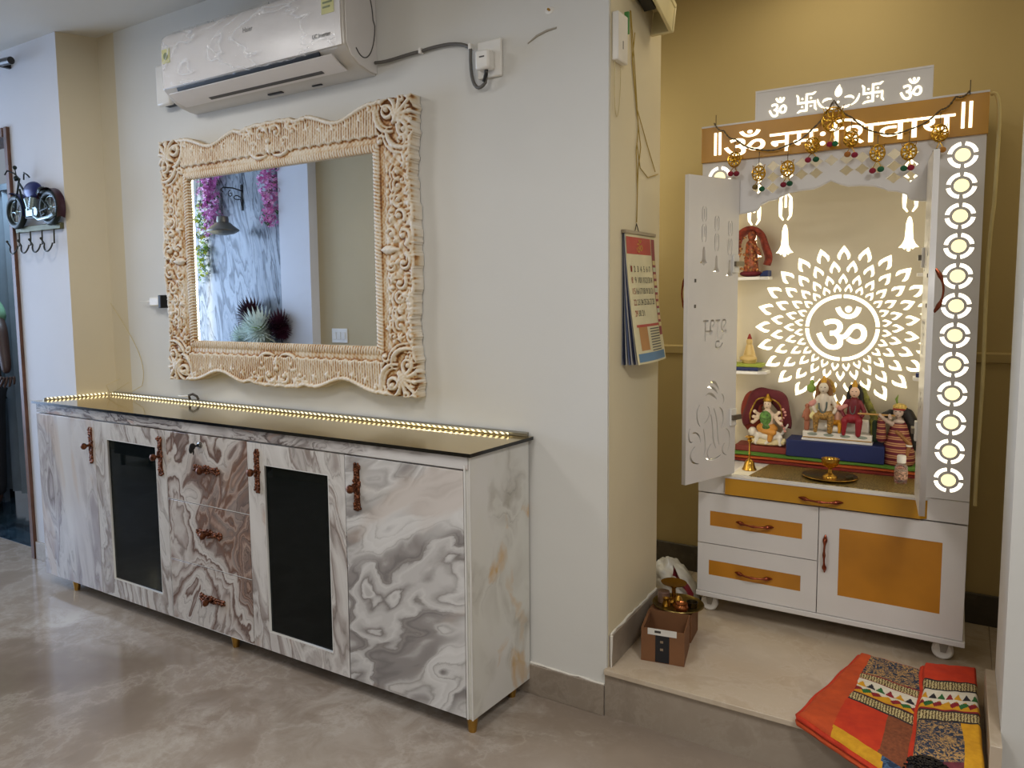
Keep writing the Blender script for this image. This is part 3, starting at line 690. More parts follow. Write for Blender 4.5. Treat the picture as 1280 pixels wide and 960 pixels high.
for pts in ([(-4.155, 1.908), (-4.10, 2.04), (-4.085, 2.075)], [(-4.09, 2.05), (-4.02, 1.98), (-3.94, 1.89), (-3.828, 1.908)], [(-4.09, 2.02), (-4.04, 1.87), (-3.93, 1.862), (-3.86, 1.88)], [(-3.93, 1.99), (-3.88, 1.95), (-3.828, 1.908)]):
    b.tube([(p[0], YR-.012, p[1]) for p in pts], .0055, 8)
part('frame_tubes', b, M_DARKM, mr)
b = B(); b.tube([(-4.085, YR-.01, 2.07), (-4.10, YR-.03, 2.10), (-4.14, YR-.045, 2.115), (-4.155, YR-.05, 2.095)], .004, 7); b.tube([(-4.085, YR+.01, 2.07), (-4.07, YR+.005, 2.105), (-4.03, YR+.0, 2.09), (-4.01, YR, 2.075)], .004, 7); b.sphere((-4.105, YR-.02, 2.075), (.014, .012, .014)); b.tube([(-4.10, YR-.02, 2.09), (-4.09, YR-.03, 2.125)], .003, 6); b.sphere((-4.09, YR-.03, 2.128), .011); part('handlebar', b, M_DARKM, mr)
b = B(); b.tube([(-3.96, YR-.022, 1.875), (-3.90, YR-.026, 1.852), (-3.80, YR-.026, 1.858), (-3.76, YR-.024, 1.87)], [.005, .008, .009, .011], 8); part('exhaust_pipe', b, M_STEEL, mr)
for k in range(4):
    x = -4.165+k*.112; b = B(); b.tube([(x, 2.182, 1.803), (x, 2.180, 1.73)]+[(x-.038+.038*math.cos(t), 2.170-.010*math.sin(t), 1.73-.040*math.sin(t)) for t in np.linspace(0, PI, 10)]+[(x-.082, 2.158, 1.755)], .0042, 8); b.sphere((x-.082, 2.158, 1.757), .007)
    part('hook', b, simple('dark_wire', '#3b3a32', .4, .6), mr)

# ------------------------------------------------------------------ carved mirror
mi = thing('wall_mirror', 'wall mirror in a carved cream and gold baroque frame', 'mirror', (-2.41, 2.38, 1.055))
a = N('mirror_silver'); a.base((.88, .90, .91, 1)); a.set(rough=.008, metal=1)
gl = part('mirror_glass', B().box(-2.97, -1.85, 2.336, 2.345, 1.225, 2.0), a.m, mi, smooth=0)
part('back_board', B().box(-3.12, -1.70, 2.346, 2.379, 1.10, 2.09), simple('backboard', '#4c3a2a', .7), mi)
FX0, FX1, FZ0, FZ1 = -3.152, -1.670, 1.052, 2.172
OX0, OX1, OZ0, OZ1 = -2.953, -1.866, 1.243, 1.981
DS = .0029
nx, nz = int((FX1-FX0)/DS)+1, int((FZ1-FZ0)/DS)+1
gx = np.linspace(FX0, FX1, nx); gz = np.linspace(FZ0, FZ1, nz)
XX, ZZ = np.meshgrid(gx, gz, indexing='ij')
CXm, CZm = (FX0+FX1)/2, (FZ0+FZ1)/2
sx = (XX-CXm)/((FX1-FX0)/2); sz = (ZZ-CZm)/((FZ1-FZ0)/2)
dipx = .050*np.exp(-((np.abs(sx)-.50)/.15)**2)+.010*np.exp(-((np.abs(sx)-.22)/.05)**2)+.0035*np.abs(np.sin(XX*60))*(np.abs(sx) > .74)+.0045*np.abs(np.sin(XX*48))*(np.abs(sx) < .28)
dipz = .014*np.exp(-((np.abs(sz)-.50)/.2)**2)+.006*np.abs(np.sin(ZZ*34))+.004*np.abs(np.sin(ZZ*71))
d_out = np.minimum.reduce([(FZ1-dipx)-ZZ, ZZ-(FZ0+dipx), (FX1-dipz)-XX, XX-(FX0+dipz)])
ddx = np.maximum(OX0-XX, XX-OX1); ddz = np.maximum(OZ0-ZZ, ZZ-OZ1)
d_in = np.maximum(ddx, ddz)
horiz = ddz > ddx                                              # top and bottom rails
T = np.where(horiz, XX, ZZ)
rope = np.abs(np.sin(PI*(T/.0135)+d_in*90*np.where(horiz, .5, 1)))
H = np.zeros_like(XX)
H = .012+.0*XX
m1 = d_in < .030
H = np.where(m1, .010+.010*np.sqrt(np.clip(1-((d_in-.015)/.017)**2, 0, 1))+.0085*rope, H)
m2 = (d_in >= .030) & (d_in < .050)
H = np.where(m2, .012+.05*(d_in-.03), H)
sc_ = .052+.0075*np.abs(np.sin(PI*T/.052))
flute = np.abs(np.sin(PI*T/.0125))**.7
m3 = d_in >= sc_
H = np.where(m3 & horiz, .024+.0095*flute-.05*(d_in-.05), H)
H = np.where(m3 & ~horiz, .020+.003*np.sin(T*140)*np.sin(d_in*160), H)
H = np.where((d_in >= .046) & ~m3, .016, H)
rim = np.clip(1-((d_out-.010)/.010)**2, 0, 1)
H = np.maximum(H, np.where(horiz, .020+.014*np.sqrt(rim), .014+.012*np.sqrt(rim)))
def stroke_h(pts, rs, base=.016, gain=1.25):
    """press a rounded bead along a path into the relief"""
    for (x, z), r in zip(pts, rs):
        i0, i1 = int((x-r-FX0)/DS), int((x+r-FX0)/DS)+2; j0, j1 = int((z-r-FZ0)/DS), int((z+r-FZ0)/DS)+2
        i0, j0 = max(i0, 0), max(j0, 0)
        if i0 >= nx or j0 >= nz or i1 <= 0 or j1 <= 0: continue
        sl = (slice(i0, i1), slice(j0, j1)); q = r*r-(XX[sl]-x)**2-(ZZ[sl]-z)**2
        H[sl] = np.where(q > 0, np.maximum(H[sl], base+gain*np.sqrt(np.clip(q, 0, None))), H[sl])
def carve(pts, rs, depth=.008):
    for (x, z), r in zip(pts, rs):
        i0, i1 = max(0, int((x-r-FX0)/DS)), int((x+r-FX0)/DS)+2; j0, j1 = max(0, int((z-r-FZ0)/DS)), int((z+r-FZ0)/DS)+2
        if i0 >= nx or j0 >= nz: continue
        sl = (slice(i0, i1), slice(j0, j1)); q = 1-((XX[sl]-x)**2+(ZZ[sl]-z)**2)/r**2
        H[sl] = np.where(q > 0, np.minimum(H[sl], .014), H[sl])
def fourfold(f, mx=True, mz=True):
    for a in ((1, -1) if mx else (1,)):
        for c in ((1, -1) if mz else (1,)):
            f(lambda x, z: (CXm+(x-CXm)*a, CZm+(z-CZm)*c))
def scroll(M, cx, cz, r, a0, turn, wd=.0075, base=.018, n=46, tail=0.):
    ts = np.linspace(0, 1, n); pts = []; rs = []
    for t in ts:
        rad = r*(1-.80*t); an = a0+turn*t; pts.append(M(cx+rad*math.cos(an), cz+rad*math.sin(an))); rs.append(wd*(1-.45*t))
    stroke_h(pts, rs, base); stroke_h([M(cx, cz)], [wd*1.15], base+.003)
def leaf(M, x, z, ang, L, spread=.9, ribs=5, wd=.006, curl=.5, base=.018):
    for k in range(ribs):
        f = (k-(ribs-1)/2)/max(1, (ribs-1)/2); pts = []; rs = []
        for t in np.linspace(0, 1, 20):
            an = ang+f*spread*(.25+.75*t)*.8+f*curl*t*t; l = L*(1-.22*abs(f))*t
            pts.append(M(x+l*math.cos(an), z+l*math.sin(an))); rs.append(wd*(.55+.6*math.sin(PI*min(1, t*.85+.1))))
        stroke_h(pts, rs, base+.003*(1-abs(f)))
def line(M, pts, wd, base=.018):
    pp = bez(*pts, 26); stroke_h([M(*p) for p in pp], [wd*(.6+.5*math.sin(PI*i/26)) for i in range(27)], base)
# corner cartouches, sized from one quadrant and mirrored round the frame
cxr, czr = FX1, FZ1
def corner(M):
    carve([M(cxr-.085, czr-.085)], [.088])
    leaf(M, cxr-.095, czr-.095, PI/4, .105, 1.2, 7, .0085, .5, .022)
    scroll(M, cxr-.045, czr-.125, .036, 1.6, 5.2, .009, .022); scroll(M, cxr-.125, czr-.045, .036, 0, -5.2, .009, .022)
    line(M, ((cxr-.175, czr-.020), (cxr-.19, czr-.09), (cxr-.15, czr-.13), (cxr-.105, czr-.125)), .009, .022)
    line(M, ((cxr-.020, czr-.185), (cxr-.09, czr-.20), (cxr-.13, czr-.16), (cxr-.125, czr-.115)), .009, .022)
    line(M, ((cxr-.165, czr-.018), (cxr-.175, czr-.08), (cxr-.145, czr-.115), (cxr-.11, czr-.108)), .005, .020)
    line(M, ((cxr-.035, czr-.205), (cxr-.10, czr-.215), (cxr-.155, czr-.17), (cxr-.145, czr-.10)), .006, .020)
    scroll(M, cxr-.155, czr-.155, .022, .6, 5, .007, .020)
    leaf(M, cxr-.06, czr-.06, -.9, .06, .8, 4, .006, .3, .022); leaf(M, cxr-.06, czr-.06, 2.5, .06, .8, 4, .006, .3, .022)
    scroll(M, cxr-.020, czr-.060, .018, 2, 4, .006, .024); scroll(M, cxr-.060, czr-.018, .018, 2, -4, .006, .024)
    scroll(M, cxr-.030, czr-.235, .024, 1.4, 4.6, .007, .020); scroll(M, cxr-.205, czr-.030, .020, 0.4, -4.6, .007, .022)
fourfold(corner)
# centre cartouches on the top and bottom rails
def top_mid(M):
    leaf(M, CXm, FZ1-.135, PI/2, .05, .9, 5, .007, .3, .022)
    scroll(M, CXm+.045, FZ1-.055, .034, 2.6, -5.2, .009, .024); scroll(M, CXm+.088, FZ1-.105, .028, .8, 5.0, .008, .022)
    line(M, ((CXm+.01, FZ1-.03), (CXm+.07, FZ1+.005), (CXm+.12, FZ1-.02), (CXm+.165, FZ1-.035)), .009, .022)
    line(M, ((CXm+.02, FZ1-.14), (CXm+.07, FZ1-.16), (CXm+.11, FZ1-.14), (CXm+.13, FZ1-.10)), .007, .022)
    leaf(M, CXm+.09, FZ1-.045, .5, .055, .9, 5, .006, .4, .022); leaf(M, CXm+.01, FZ1-.05, 1.2, .045, .8, 4, .006, .3, .024)
    scroll(M, CXm+.135, FZ1-.062, .022, .2, 5, .007, .022); leaf(M, CXm+.13, FZ1-.04, .1, .055, .5, 3, .0055, .3, .02)
    stroke_h([M(CXm, FZ1-.085)], [.013], .026)
fourfold(top_mid)
# centre cartouches on the stiles
def side_mid(M):
    leaf(M, FX1-.085, CZm, PI, .075, .55, 5, .0075, -.25, .022)
    scroll(M, FX1-.055, CZm+.050, .036, -1.2, 5.4, .009, .024); scroll(M, FX1-.115, CZm+.058, .022, 2.6, -5, .007, .02)
    scroll(M, FX1-.075, CZm+.125, .030, -.6, 5.2, .0085, .022); leaf(M, FX1-.05, CZm+.02, .4, .045, .9, 4, .006, .3, .022)
    line(M, ((FX1-.02, CZm+.01), (FX1-.01, CZm+.05), (FX1-.012, CZm+.09), (FX1-.03, CZm+.12)), .008, .02)
fourfold(side_mid)
# running scrollwork along the stiles
def side_run(M):
    for k, z in enumerate((CZm+.185, CZm+.235, CZm+.285)):
        s = 1 if k % 2 else -1
        scroll(M, FX1-.078, z, .027, s*1.5, s*5.2, .0075, .02); scroll(M, FX1-.030, z+.022, .018, -s*1.2, -s*4.8, .006, .02)
        line(M, ((FX1-.105, z-.025), (FX1-.12, z), (FX1-.115, z+.02), (FX1-.10, z+.03)), .006, .019)
        leaf(M, FX1-.045, z-.012, .2*s, .035, .9, 4, .0045, .3, .02)
        scroll(M, FX1-.128, z+.004, .012, 0, 4.5, .005, .018)
fourfold(side_run)
# close-set curled reeds along the top and bottom rails, and loose curls filling the stiles
rr = random.Random(8)
def rail_run(M):
    for k in range(19):
        x = CXm+.185+k*.0172; zt_ = OZ1+.150-.02*math.exp(-((x-CXm-.37)/.10)**2)
        line(M, ((x, OZ1+.060), (x+.007, OZ1+.085), (x-.006, OZ1+.115), (x+.002, zt_-.012)), .0056, .020)
        if k % 3 == 1: scroll(M, x+.004, OZ1+.072, .0095, 1, 4.5, .0042, .024, 22)
        if k % 4 == 2: leaf(M, x, zt_-.030, PI/2+.3, .030, .7, 3, .0045, .4, .024)
fourfold(rail_run)
def stile_fill(M):
    for k in range(26):
        z = CZm+.015+k*.0185; x = FX1-.018-rr.random()*.115
        if k % 2: scroll(M, x, z, .012+rr.random()*.007, rr.random()*6, rr.choice((-1, 1))*5, .0050, .021, 26)
        else: leaf(M, x, z, rr.random()*6, .032, .9, 4, .0048, rr.uniform(-.5, .5), .020)
        line(M, ((FX1-.012, z), (FX1-.03, z+.010), (FX1-.036, z-.006), (FX1-.050, z+.004)), .0048, .019)
fourfold(stile_fill)
H += .0012*np.sin(XX*310+np.sin(ZZ*120)*2)*np.sin(ZZ*290)
def blur(A, n):
    for _ in range(n):
        P_ = np.pad(A, 1, 'edge'); A = (P_[:-2, 1:-1]+P_[2:, 1:-1]+P_[1:-1, :-2]+P_[1:-1, 2:]+A*2)/6
    return A
H = blur(H, 1)
relief = np.clip((H-blur(H, 7))/.0045*.5+.5+(H-blur(H, 40))/.012*.25, 0, 1)  # places gold paint in recesses and also darkens cavities as painted shade
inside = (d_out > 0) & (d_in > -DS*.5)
idx = -np.ones((nx, nz), int); idx[inside] = np.arange(inside.sum())
vy = 2.345-H
co = np.stack([XX[inside], vy[inside], ZZ[inside]], 1)
q = inside[:-1, :-1] & inside[1:, :-1] & inside[1:, 1:] & inside[:-1, 1:]
I, J = np.nonzero(q)
faces = np.stack([idx[I, J], idx[I+1, J], idx[I+1, J+1], idx[I, J+1]], 1)
ed = {}
for f in faces.tolist():
    for k in range(4):
        a_, c_ = f[k], f[(k+1) % 4]; key = (a_, c_) if a_ < c_ else (c_, a_)
        if key in ed: ed[key] = None
        else: ed[key] = (a_, c_)
bd = [e for e in ed.values() if e]
used = sorted({i for e in bd for i in e}); mp = {v_: len(co)+k for k, v_ in enumerate(used)}
back = co[used].copy(); back[:, 1] = 2.379
allv = np.concatenate([co, back])-np.array(mi.location[:])
fl = faces.tolist()+[(c_, a_, mp[a_], mp[c_]) for a_, c_ in bd]
me = bpy.data.meshes.new('frame'); me.from_pydata(allv.tolist(), [], fl); me.update()
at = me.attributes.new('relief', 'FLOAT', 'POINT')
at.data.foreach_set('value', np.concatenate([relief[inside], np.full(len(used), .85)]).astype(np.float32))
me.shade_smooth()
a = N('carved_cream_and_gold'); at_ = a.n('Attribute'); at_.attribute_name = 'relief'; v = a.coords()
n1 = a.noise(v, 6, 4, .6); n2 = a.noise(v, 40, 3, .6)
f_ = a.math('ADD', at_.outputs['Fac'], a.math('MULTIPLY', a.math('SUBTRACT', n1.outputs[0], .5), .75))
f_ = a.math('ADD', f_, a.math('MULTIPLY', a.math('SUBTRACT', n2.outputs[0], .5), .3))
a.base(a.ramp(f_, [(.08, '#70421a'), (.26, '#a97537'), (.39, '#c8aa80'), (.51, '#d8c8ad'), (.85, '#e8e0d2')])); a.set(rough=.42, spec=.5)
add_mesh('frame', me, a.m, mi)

# ------------------------------------------------------------------ calendar and threads on the niche side wall
ca = thing('wall_calendar', 'narrow hanging wall calendar with curled printed pages on the niche corner wall', 'calendar', (-.945, 2.64, 1.64))
rr = random.Random(2)
pcol = ['#c9ccd6', '#3a4565', '#d9d6cc', '#6f7ba0', '#d8d5cf', '#41486a', '#cfd0d4', '#dfd6ae']
def page_pt(k, u, v):      # u along the wall 0..1, v down 0..1
    y = lerp(2.497, 2.792, u)+k*.0035*v; x = -.946+.0012*k+(.006*k*v**1.6)+.010*v*math.sin(u*PI)*(k/7)
    return (x, y+(.010*math.sin(v*3+k)*.4), 1.640-.448*v)
for k in range(8):
    b = B(); b.grid(lambda u, v, k=k: page_pt(k, u, v), 6, 14); part('page', b, simple('page%s' % pcol[k][1:], pcol[k], .55), ca, label='printed front page' if k == 7 else None)
def on_page(name, u0, u1, v0, v1, mat, lift=.0006):
    b = B(); nu, nv = max(1, int((u1-u0)*6)), max(1, int((v1-v0)*14))
    b.grid(lambda u, v: (lambda p_: (p_[0]+lift, p_[1], p_[2]))(page_pt(7, lerp(u0, u1, u), lerp(v0, v1, v))), nu, nv); return part(name, b, mat, ca)
PR = lambda n_, c_: simple('print_'+n_, c_, .5)
on_page('header_print', .02, .84, .03, .16, PR('red', '#b5382a')); on_page('side_border', .86, .985, .03, .80, PR('maroon', '#8d2b35'))
on_page('picture_print', .15, .40, .72, .90, PR('orange', '#b8803f')); on_page('bottom_print', .05, .95, .92, .985, PR('blue', '#4e7fa8'))
on_page('picture_border', .10, .95, .70, .72, PR('red', '#b5382a'))
def page_place(p):  # x: 0..1 across, z: 0..1 down
    q_ = Vector(page_pt(7, p.x, p.z)); return q_+Vector((.0012+.0004*(-p.y), 0, 0))
def ptext(s, u0, u1, v0, v1, mat, nm='date_lettering'): lettering(nm, s, u0, u1, v1, v0, 0, mat, ca, .0, .0, place=page_place)
INK = PR('ink', '#3a3532'); n_ = 1
ptext('ॐ', .34, .54, .045, .145, PR('yellow', '#e8c54a'), 'header_lettering')
for r_ in range(5):
    for c_ in range(7):
        if n_ <= 31: ptext(str(n_), .10+c_*.102, .10+c_*.102+(.075 if n_ > 9 else .04), .25+r_*.085, .295+r_*.085, PR('red', '#b5382a') if c_ == 0 else INK); n_ += 1
for k in range(10): on_page('side_row', .87, .975, .20+k*.055, .235+k*.055, PR('cream%d' % (k % 3), ['#d9c78a', '#c9d0b4', '#d8b98a'][k % 3]), .0010)
for k in range(9): on_page('text_row', .48, .84, .735+k*.021, .743+k*.021, INK, .0010)
part('top_rail', B().box(-.948, -.932, 2.490, 2.800, 1.636, 1.648), simple('tin_rail', '#9b8f7b', .4, .5), ca, .002)
part('hanging_loop', B().tube([(-.94, 2.60, 1.645), (-.943, 2.625, 1.675), (-.943, 2.65, 1.645)], .0016, 6), M_IRON, ca)
M_THREAD = simple('mustard_thread', '#a98f3e', .8)
th = thing('hanging_threads', 'long mustard threads hanging from the wall bracket down to the calendar nail', 'thread', (-.94, 2.62, 1.68))
zt = 2.37
for k, pts in enumerate(([(2.56, zt), (2.60, 2.2), (2.64, 2.0), (2.62, 1.92), (2.635, 1.80), (2.63, 1.68)], [(2.555, zt), (2.58, 2.2), (2.625, 2.05), (2.665, 1.94), (2.64, 1.86), (2.628, 1.68)], [(2.60, 2.31), (2.58, 2.22), (2.62, 2.07), (2.74, 1.95), (2.82, 1.875)], [(2.625, 1.95), (2.66, 1.87), (2.74, 1.845), (2.85, 1.87)])):
    cs = [(-.944, y, z) for y, z in pts]; pp = []
    for i in range(len(cs)-1):
        for t in np.linspace(0, 1, 6, endpoint=False): pp.append(tuple(lerp(cs[i][m], cs[i+1][m], t) for m in range(3)))
    part('thread', B().tube(pp+[cs[-1]], .0016, 5), M_THREAD, th)
mb = thing('doorbell_box', 'slim white box with a green plug high on the niche corner wall', 'electric box', (-.948, 2.445, 2.17))
part('box', B().box(-.948, -.926, 2.402, 2.488, 2.175, 2.325), M_WPL, mb, .004)
part('box_line', B().box(-.926, -.9252, 2.442, 2.446, 2.215, 2.24), INK, mb)
part('green_plug', B().box(-.940, -.925, 2.488, 2.500, 2.275, 2.345), simple('green_plastic', '#3f8a3c', .4), mb, .002)
part('loose_wire', B().tube(bez((-.94, 2.41, 2.175), (-.944, 2.40, 1.95), (-.944, 2.47, 1.95), (-.94, 2.46, 2.165), 18), .0012, 5), simple('clear_wire', '#c9b98a', .4), mb)
wb = thing('wall_bracket', 'tilted cream plastic bracket at the top of the niche corner wall', 'bracket', (-.94, 2.68, 2.38))
R_ = Matrix.Rotation(math.radians(-18), 3, 'X')
M_CRP = simple('cream_plastic', '#dccf9f', .4)
b = B(); c0 = Vector((-.905, 2.68, 2.42))
for dx, dy, dz, sx_, sy_, sz_ in ((.0, 0, .05, .08, .22, .02), (.03, .0, .0, .012, .22, .10), (-.0, -.105, 0, .08, .012, .10), (0, .105, 0, .08, .012, .10)): b.obox(c0+R_ @ Vector((dx, dy, dz)), (sx_, sy_, sz_), R_)
part('shell', b, M_CRP, wb, .003)
part('dark_insert', B().obox(c0+R_ @ Vector((-.015, -.04, .01)), (.04, .09, .06), R_), M_BPL, wb)
part('print_label', B().obox(c0+R_ @ Vector((.037, -.02, .03)), (.002, .06, .03), R_), M_WPL, wb)
# ------------------------------------------------------------------ home shrine
M_WLAM = simple('white_laminate', '#dcd9d6', .3, var=.015)
M_WBACK = simple('pale_panel', '#c9bfa8', .35, var=.02)
M_OLAM = simple('mustard_orange_laminate', '#bd7e22', .35, var=.10, vscale=5)
M_OLAM2 = simple('golden_mustard_laminate', '#c08a1e', .35, var=.08, vscale=5)
M_COPPER = simple('polished_copper', '#8f4a33', .22, .9)
M_LIT = emis('backlit_acrylic', '#fff3cf', 2.6)
M_LITW = emis('backlit_acrylic_white', '#fff7e2', 2.2)
M_LITC = emis('backlit_cream_disc', '#fff0b4', 1.15)
SX0, SX1, SY0, SY1 = -.822, .050, 3.0, 3.425
mn = thing('home_shrine', 'tall white and orange home shrine on castors with backlit cut-out panels', 'shrine', (-.386, 3.2, ZS))
for cx, cy in ((-.785, 3.055), (-.005, 3.055), (-.785, 3.37), (-.005, 3.37)):
    cs = part('castor', B().box(cx-.018, cx+.018, cy-.02, cy+.02, .236, .243).prism([(cx-.012, .238), (cx+.020, .238), (cx+.010, .196), (cx-.006, .196)], cy-.018, cy-.014, 'xz').prism([(cx-.012, .238), (cx+.020, .238), (cx+.010, .196), (cx-.006, .196)], cy+.014, cy+.018, 'xz'), simple('grey_castor_fork', '#a5a29b', .4, .3), mn)
    part('castor_wheel', B().lathe([(.010, -.013), (.027, -.013), (.032, -.008), (.032, .008), (.027, .013), (.010, .013)], (cx, cy, ZS+.032), 24, 'y'), M_WPL, cs)
part('base_board', B().box(SX0-.002, SX1+.006, 2.992, SY1, .243, .262), M_WLAM, mn, .002)
part('cabinet_box', B().box(SX0, SX1, 3.016, SY1, .262, .657), M_WLAM, mn, .001)
def pull(c, L, vert, parent):
    b = B(); pts = []; rs = []
    for i in range(25):
        t = i/24*2-1; o = .022*max(0, 1-t*t*1.35)+.004; w_ = .0035+.0050*math.exp(-((abs(t)-.72)/.14)**2)+.0022*math.exp(-(t/.12)**2)
        pts.append((c[0], c[1]-o, c[2]+t*L/2) if vert else (c[0]+t*L/2, c[1]-o, c[2]-.003*(1-t*t))); rs.append(w_*(1 if abs(t) < .97 else .4))
    b.tube(pts, rs, 10); part('handle', b, M_COPPER, parent)
FY = 2.998
def inset_front(name, x0, x1, z0, z1, ins, hc, L, vert):
    a0, a1, c0, c1 = ins
    d = add_mesh(name, panel_mesh(name, [(x0, z0), (x1, z0), (x1, z1), (x0, z1)], [[(a0, c0), (a1, c0), (a1, c1), (a0, c1)]], FY, FY+.017, wloc(mn)), M_WLAM, mn)
    part('orange_inset', B().box(a0, a1, FY+.0012, FY+.012, c0, c1), M_OLAM, d); pull(hc, L, vert, d)
inset_front('drawer', -.820, -.3945, .4585, .6555, (-.775, -.447, .529, .587), (-.610, FY, .559), .135, False)
inset_front('drawer', -.820, -.3945, .2640, .4555, (-.777, -.448, .332, .391), (-.611, FY, .361), .135, False)
inset_front('cabinet_door', -.3915, .0485, .2640, .6555, (-.326, -.018, .343, .589), (-.3695, FY, .490), .140, True)
part('deck', B().box(SX0, SX1, 3.0, SY1, .660, .735), M_WLAM, mn, .001)
b = B(); b.prism([(-.718, 2.985), (-.085, 2.985), (-.065, 3.0), (-.065, 3.02), (-.718, 3.02)], .663, .727, 'xy')
dr = part('tray_drawer', b, M_OLAM2, mn, .001, smooth=0); pull((-.387, 2.985, .688), .145, False, dr)
part('tray_ledge', B().prism([(-.722, 2.981), (-.083, 2.981), (-.062, 2.999), (-.722, 2.999)], .727, .7345, 'xy'), M_WLAM, dr, .001)
part('side_wall', B().box(SX0, SX0+.016, 3.008, SY1, .735, 1.913), M_WLAM, mn)
part('side_wall', B().box(SX1-.016, SX1, 3.008, SY1, .735, 1.913), M_WLAM, mn)
part('top_board', B().box(SX0, SX1, 3.008, SY1, 1.913, 1.930), M_WLAM, mn)
# front sheet: two posts with ring cut-outs, pointed arch with a pierced valance
half = [(-.700, 1.700), (-.690, 1.716), (-.640, 1.722), (-.622, 1.728), (-.612, 1.745), (-.585, 1.757), (-.560, 1.760), (-.548, 1.768), (-.520, 1.779), (-.480, 1.785), (-.440, 1.786), (-.415, 1.795), (-.3865, 1.810)]
CXs = -.3865
arch = half+[(2*CXs-x, z) for x, z in half[-2::-1]]
outer = [(SX0, .737), (-.700, .737)]+arch+[(2*CXs+.700, .737), (SX1, .737), (SX1, 1.914), (SX0, 1.914)]
holes = []; zc = [.803+.0958*k for k in range(12)]
for cx in (-.760, -.010):
    for z in zc:
        holes.append(disc(cx, z, .0205, 24))
        for q in range(4): holes.append(ring_seg(cx, z, .0295, .0415, q*90+9, q*90+81))
def zarch(x):
    x = x if x <= CXs else 2*CXs-x
    for (a0, b0), (a1, b1) in zip(half, half[1:]):
        if a0 <= x <= a1: return b0+(b1-b0)*(x-a0)/(a1-a0+1e-9)
    return 1.7
cell = .047
for i in range(-7, 8):
    for j in range(5):
        x, z = CXs+i*cell, 1.880-j*cell*.82
        q = cell*.5
        if z-q < zarch(x)+.016 or z+q*.6 > 1.9 or abs(x-CXs) > .275: continue
        pts = []
        for k in range(4):
            a0 = math.radians(90*k); p0 = (x+q*.97*math.cos(a0), z+q*.80*math.sin(a0)); a1 = math.radians(90*k+90); p1 = (x+q*.97*math.cos(a1), z+q*.80*math.sin(a1))
            m = (x+.60*q*math.cos(a0+PI/4), z+.55*q*math.sin(a0+PI/4))
            pts += [p0, (lerp(p0[0], m[0], .55), lerp(p0[1], m[1], .5)), m, (lerp(p1[0], m[0], .55), lerp(p1[1], m[1], .5))]
        holes.append(pts)
fs_ = add_mesh('front_screen', panel_mesh('front_screen', outer, holes, 2.998, 3.008, wloc(mn)), M_WLAM, mn, label='white pierced front screen with a scalloped arch')
for cx in (-.760, -.010):
    part('lit_backing', B().box(cx-.050, cx+.052, 3.0085, 3.0105, .75, 1.908), M_LITW, fs_, label='glowing acrylic strip')
    for z in zc: part('lit_disc', B().lathe([(0, 0), (.0203, 0), (.0203, .004), (0, .004)], (cx, 3.004, z), 20, 'y'), M_LITC, fs_)
b = B(); b.tube([(x, 2.9975, z+.004) for x, z in half[1:]]+[(2*CXs-x, 2.9975, z+.004) for x, z in half[-2:0:-1]], .0022, 6); part('arch_bead', b, M_WLAM, fs_)
part('seam_line', B().box(-.056, SX1, 2.9975, 2.9985, .7365, .738), simple('seam_grey', '#8e877c', .5), fs_)
# lettered orange beam and top sign
bm = part('beam', B().box(SX0-.002, SX1+.003, 2.985, 3.06, 1.914, 2.040), simple('golden_brown_laminate', '#c48f2e', .35, var=.08, vscale=5), mn, .001, label='orange lettered beam')
part('beam_cap', B().box(SX0-.002, SX1+.003, 2.985, 3.43, 2.040, 2.046), M_WLAM, mn)
part('canopy_board', B().box(SX0, SX1, 3.06, 3.43, 2.020, 2.040), M_WLAM, mn)
YL = 2.9848
for x in (-.773, -.757, -.014, .006): part('letter_bar', B().box(x-.0045, x+.0045, YL-.001, YL, 1.937, 2.018), M_LIT, bm)
LT = dict(mat=M_LIT, parent=bm, thick=.001)
lettering('lettering', 'ॐ', -.742, -.600, 1.928, 2.014, YL, offset=.004, **LT)
lettering('lettering', 'नमः', -.585, -.405, 1.926, 1.990, YL, offset=.005, **LT)
lettering('lettering', 'िशवाय', -.392, -.034, 1.925, 2.012, YL, offset=.005, **LT)
sg = part('sign_board', B().box(-.640, -.098, 3.006, 3.018, 2.046, 2.151), M_WLAM, mn, .001)
for x in (-.64, -.105): part('sign_edge', B().box(x, x+.006, 3.004, 3.006, 2.046, 2.151), M_WLAM, sg)
part('sign_top_strip', B().box(-.640, -.098, 3.003, 3.006, 2.144, 2.151), M_WLAM, sg)
YS = 3.0058
lettering('lettering', 'ॐ', -.594, -.535, 2.052, 2.118, YS, M_LIT, sg, offset=.004)
lettering('lettering', 'ॐ', -.190, -.128, 2.052, 2.120, YS, M_LIT, sg, offset=.004)
def swas(cx, cz, r, name='auspicious_cross'):
    w_ = r*.11; ss = []
    for k in range(4):
        an = math.radians(90*k); ca_, sa = math.cos(an), math.sin(an); R2 = lambda x, z: (cx+(x*ca_-z*sa)*r, cz+(x*sa+z*ca_)*r)
        ss.append([R2(-.1, -.1), R2(.1, -.1), R2(.1, .78), R2(.72, .78), R2(.98, 1.05), R2(.80, 1.05), R2(.64, .96), R2(-.1, .96)])
    for k, s_ in enumerate(ss):
        b = B(); b.prism(s_, YS-.001-.0001*k, YS); part(name, b, M_LIT, sg, smooth=0)
    for dx, dz in ((.44, .44), (-.44, .44), (.44, -.44), (-.44, -.44)): part('dot', B().lathe([(0, 0), (r*.10, 0), (r*.10, .001), (0, .001)], (cx+dx*r, YS, cz+dz*r), 10, 'y'), M_LIT, sg)
swas(-.471, 2.088, .031); swas(-.268, 2.090, .031)
def inlay(name, poly, y, mat, parent, t=.001, smooth=0):
    b = B(); b.prism(poly, y-t, y); return part(name, b, mat, parent, smooth=smooth)
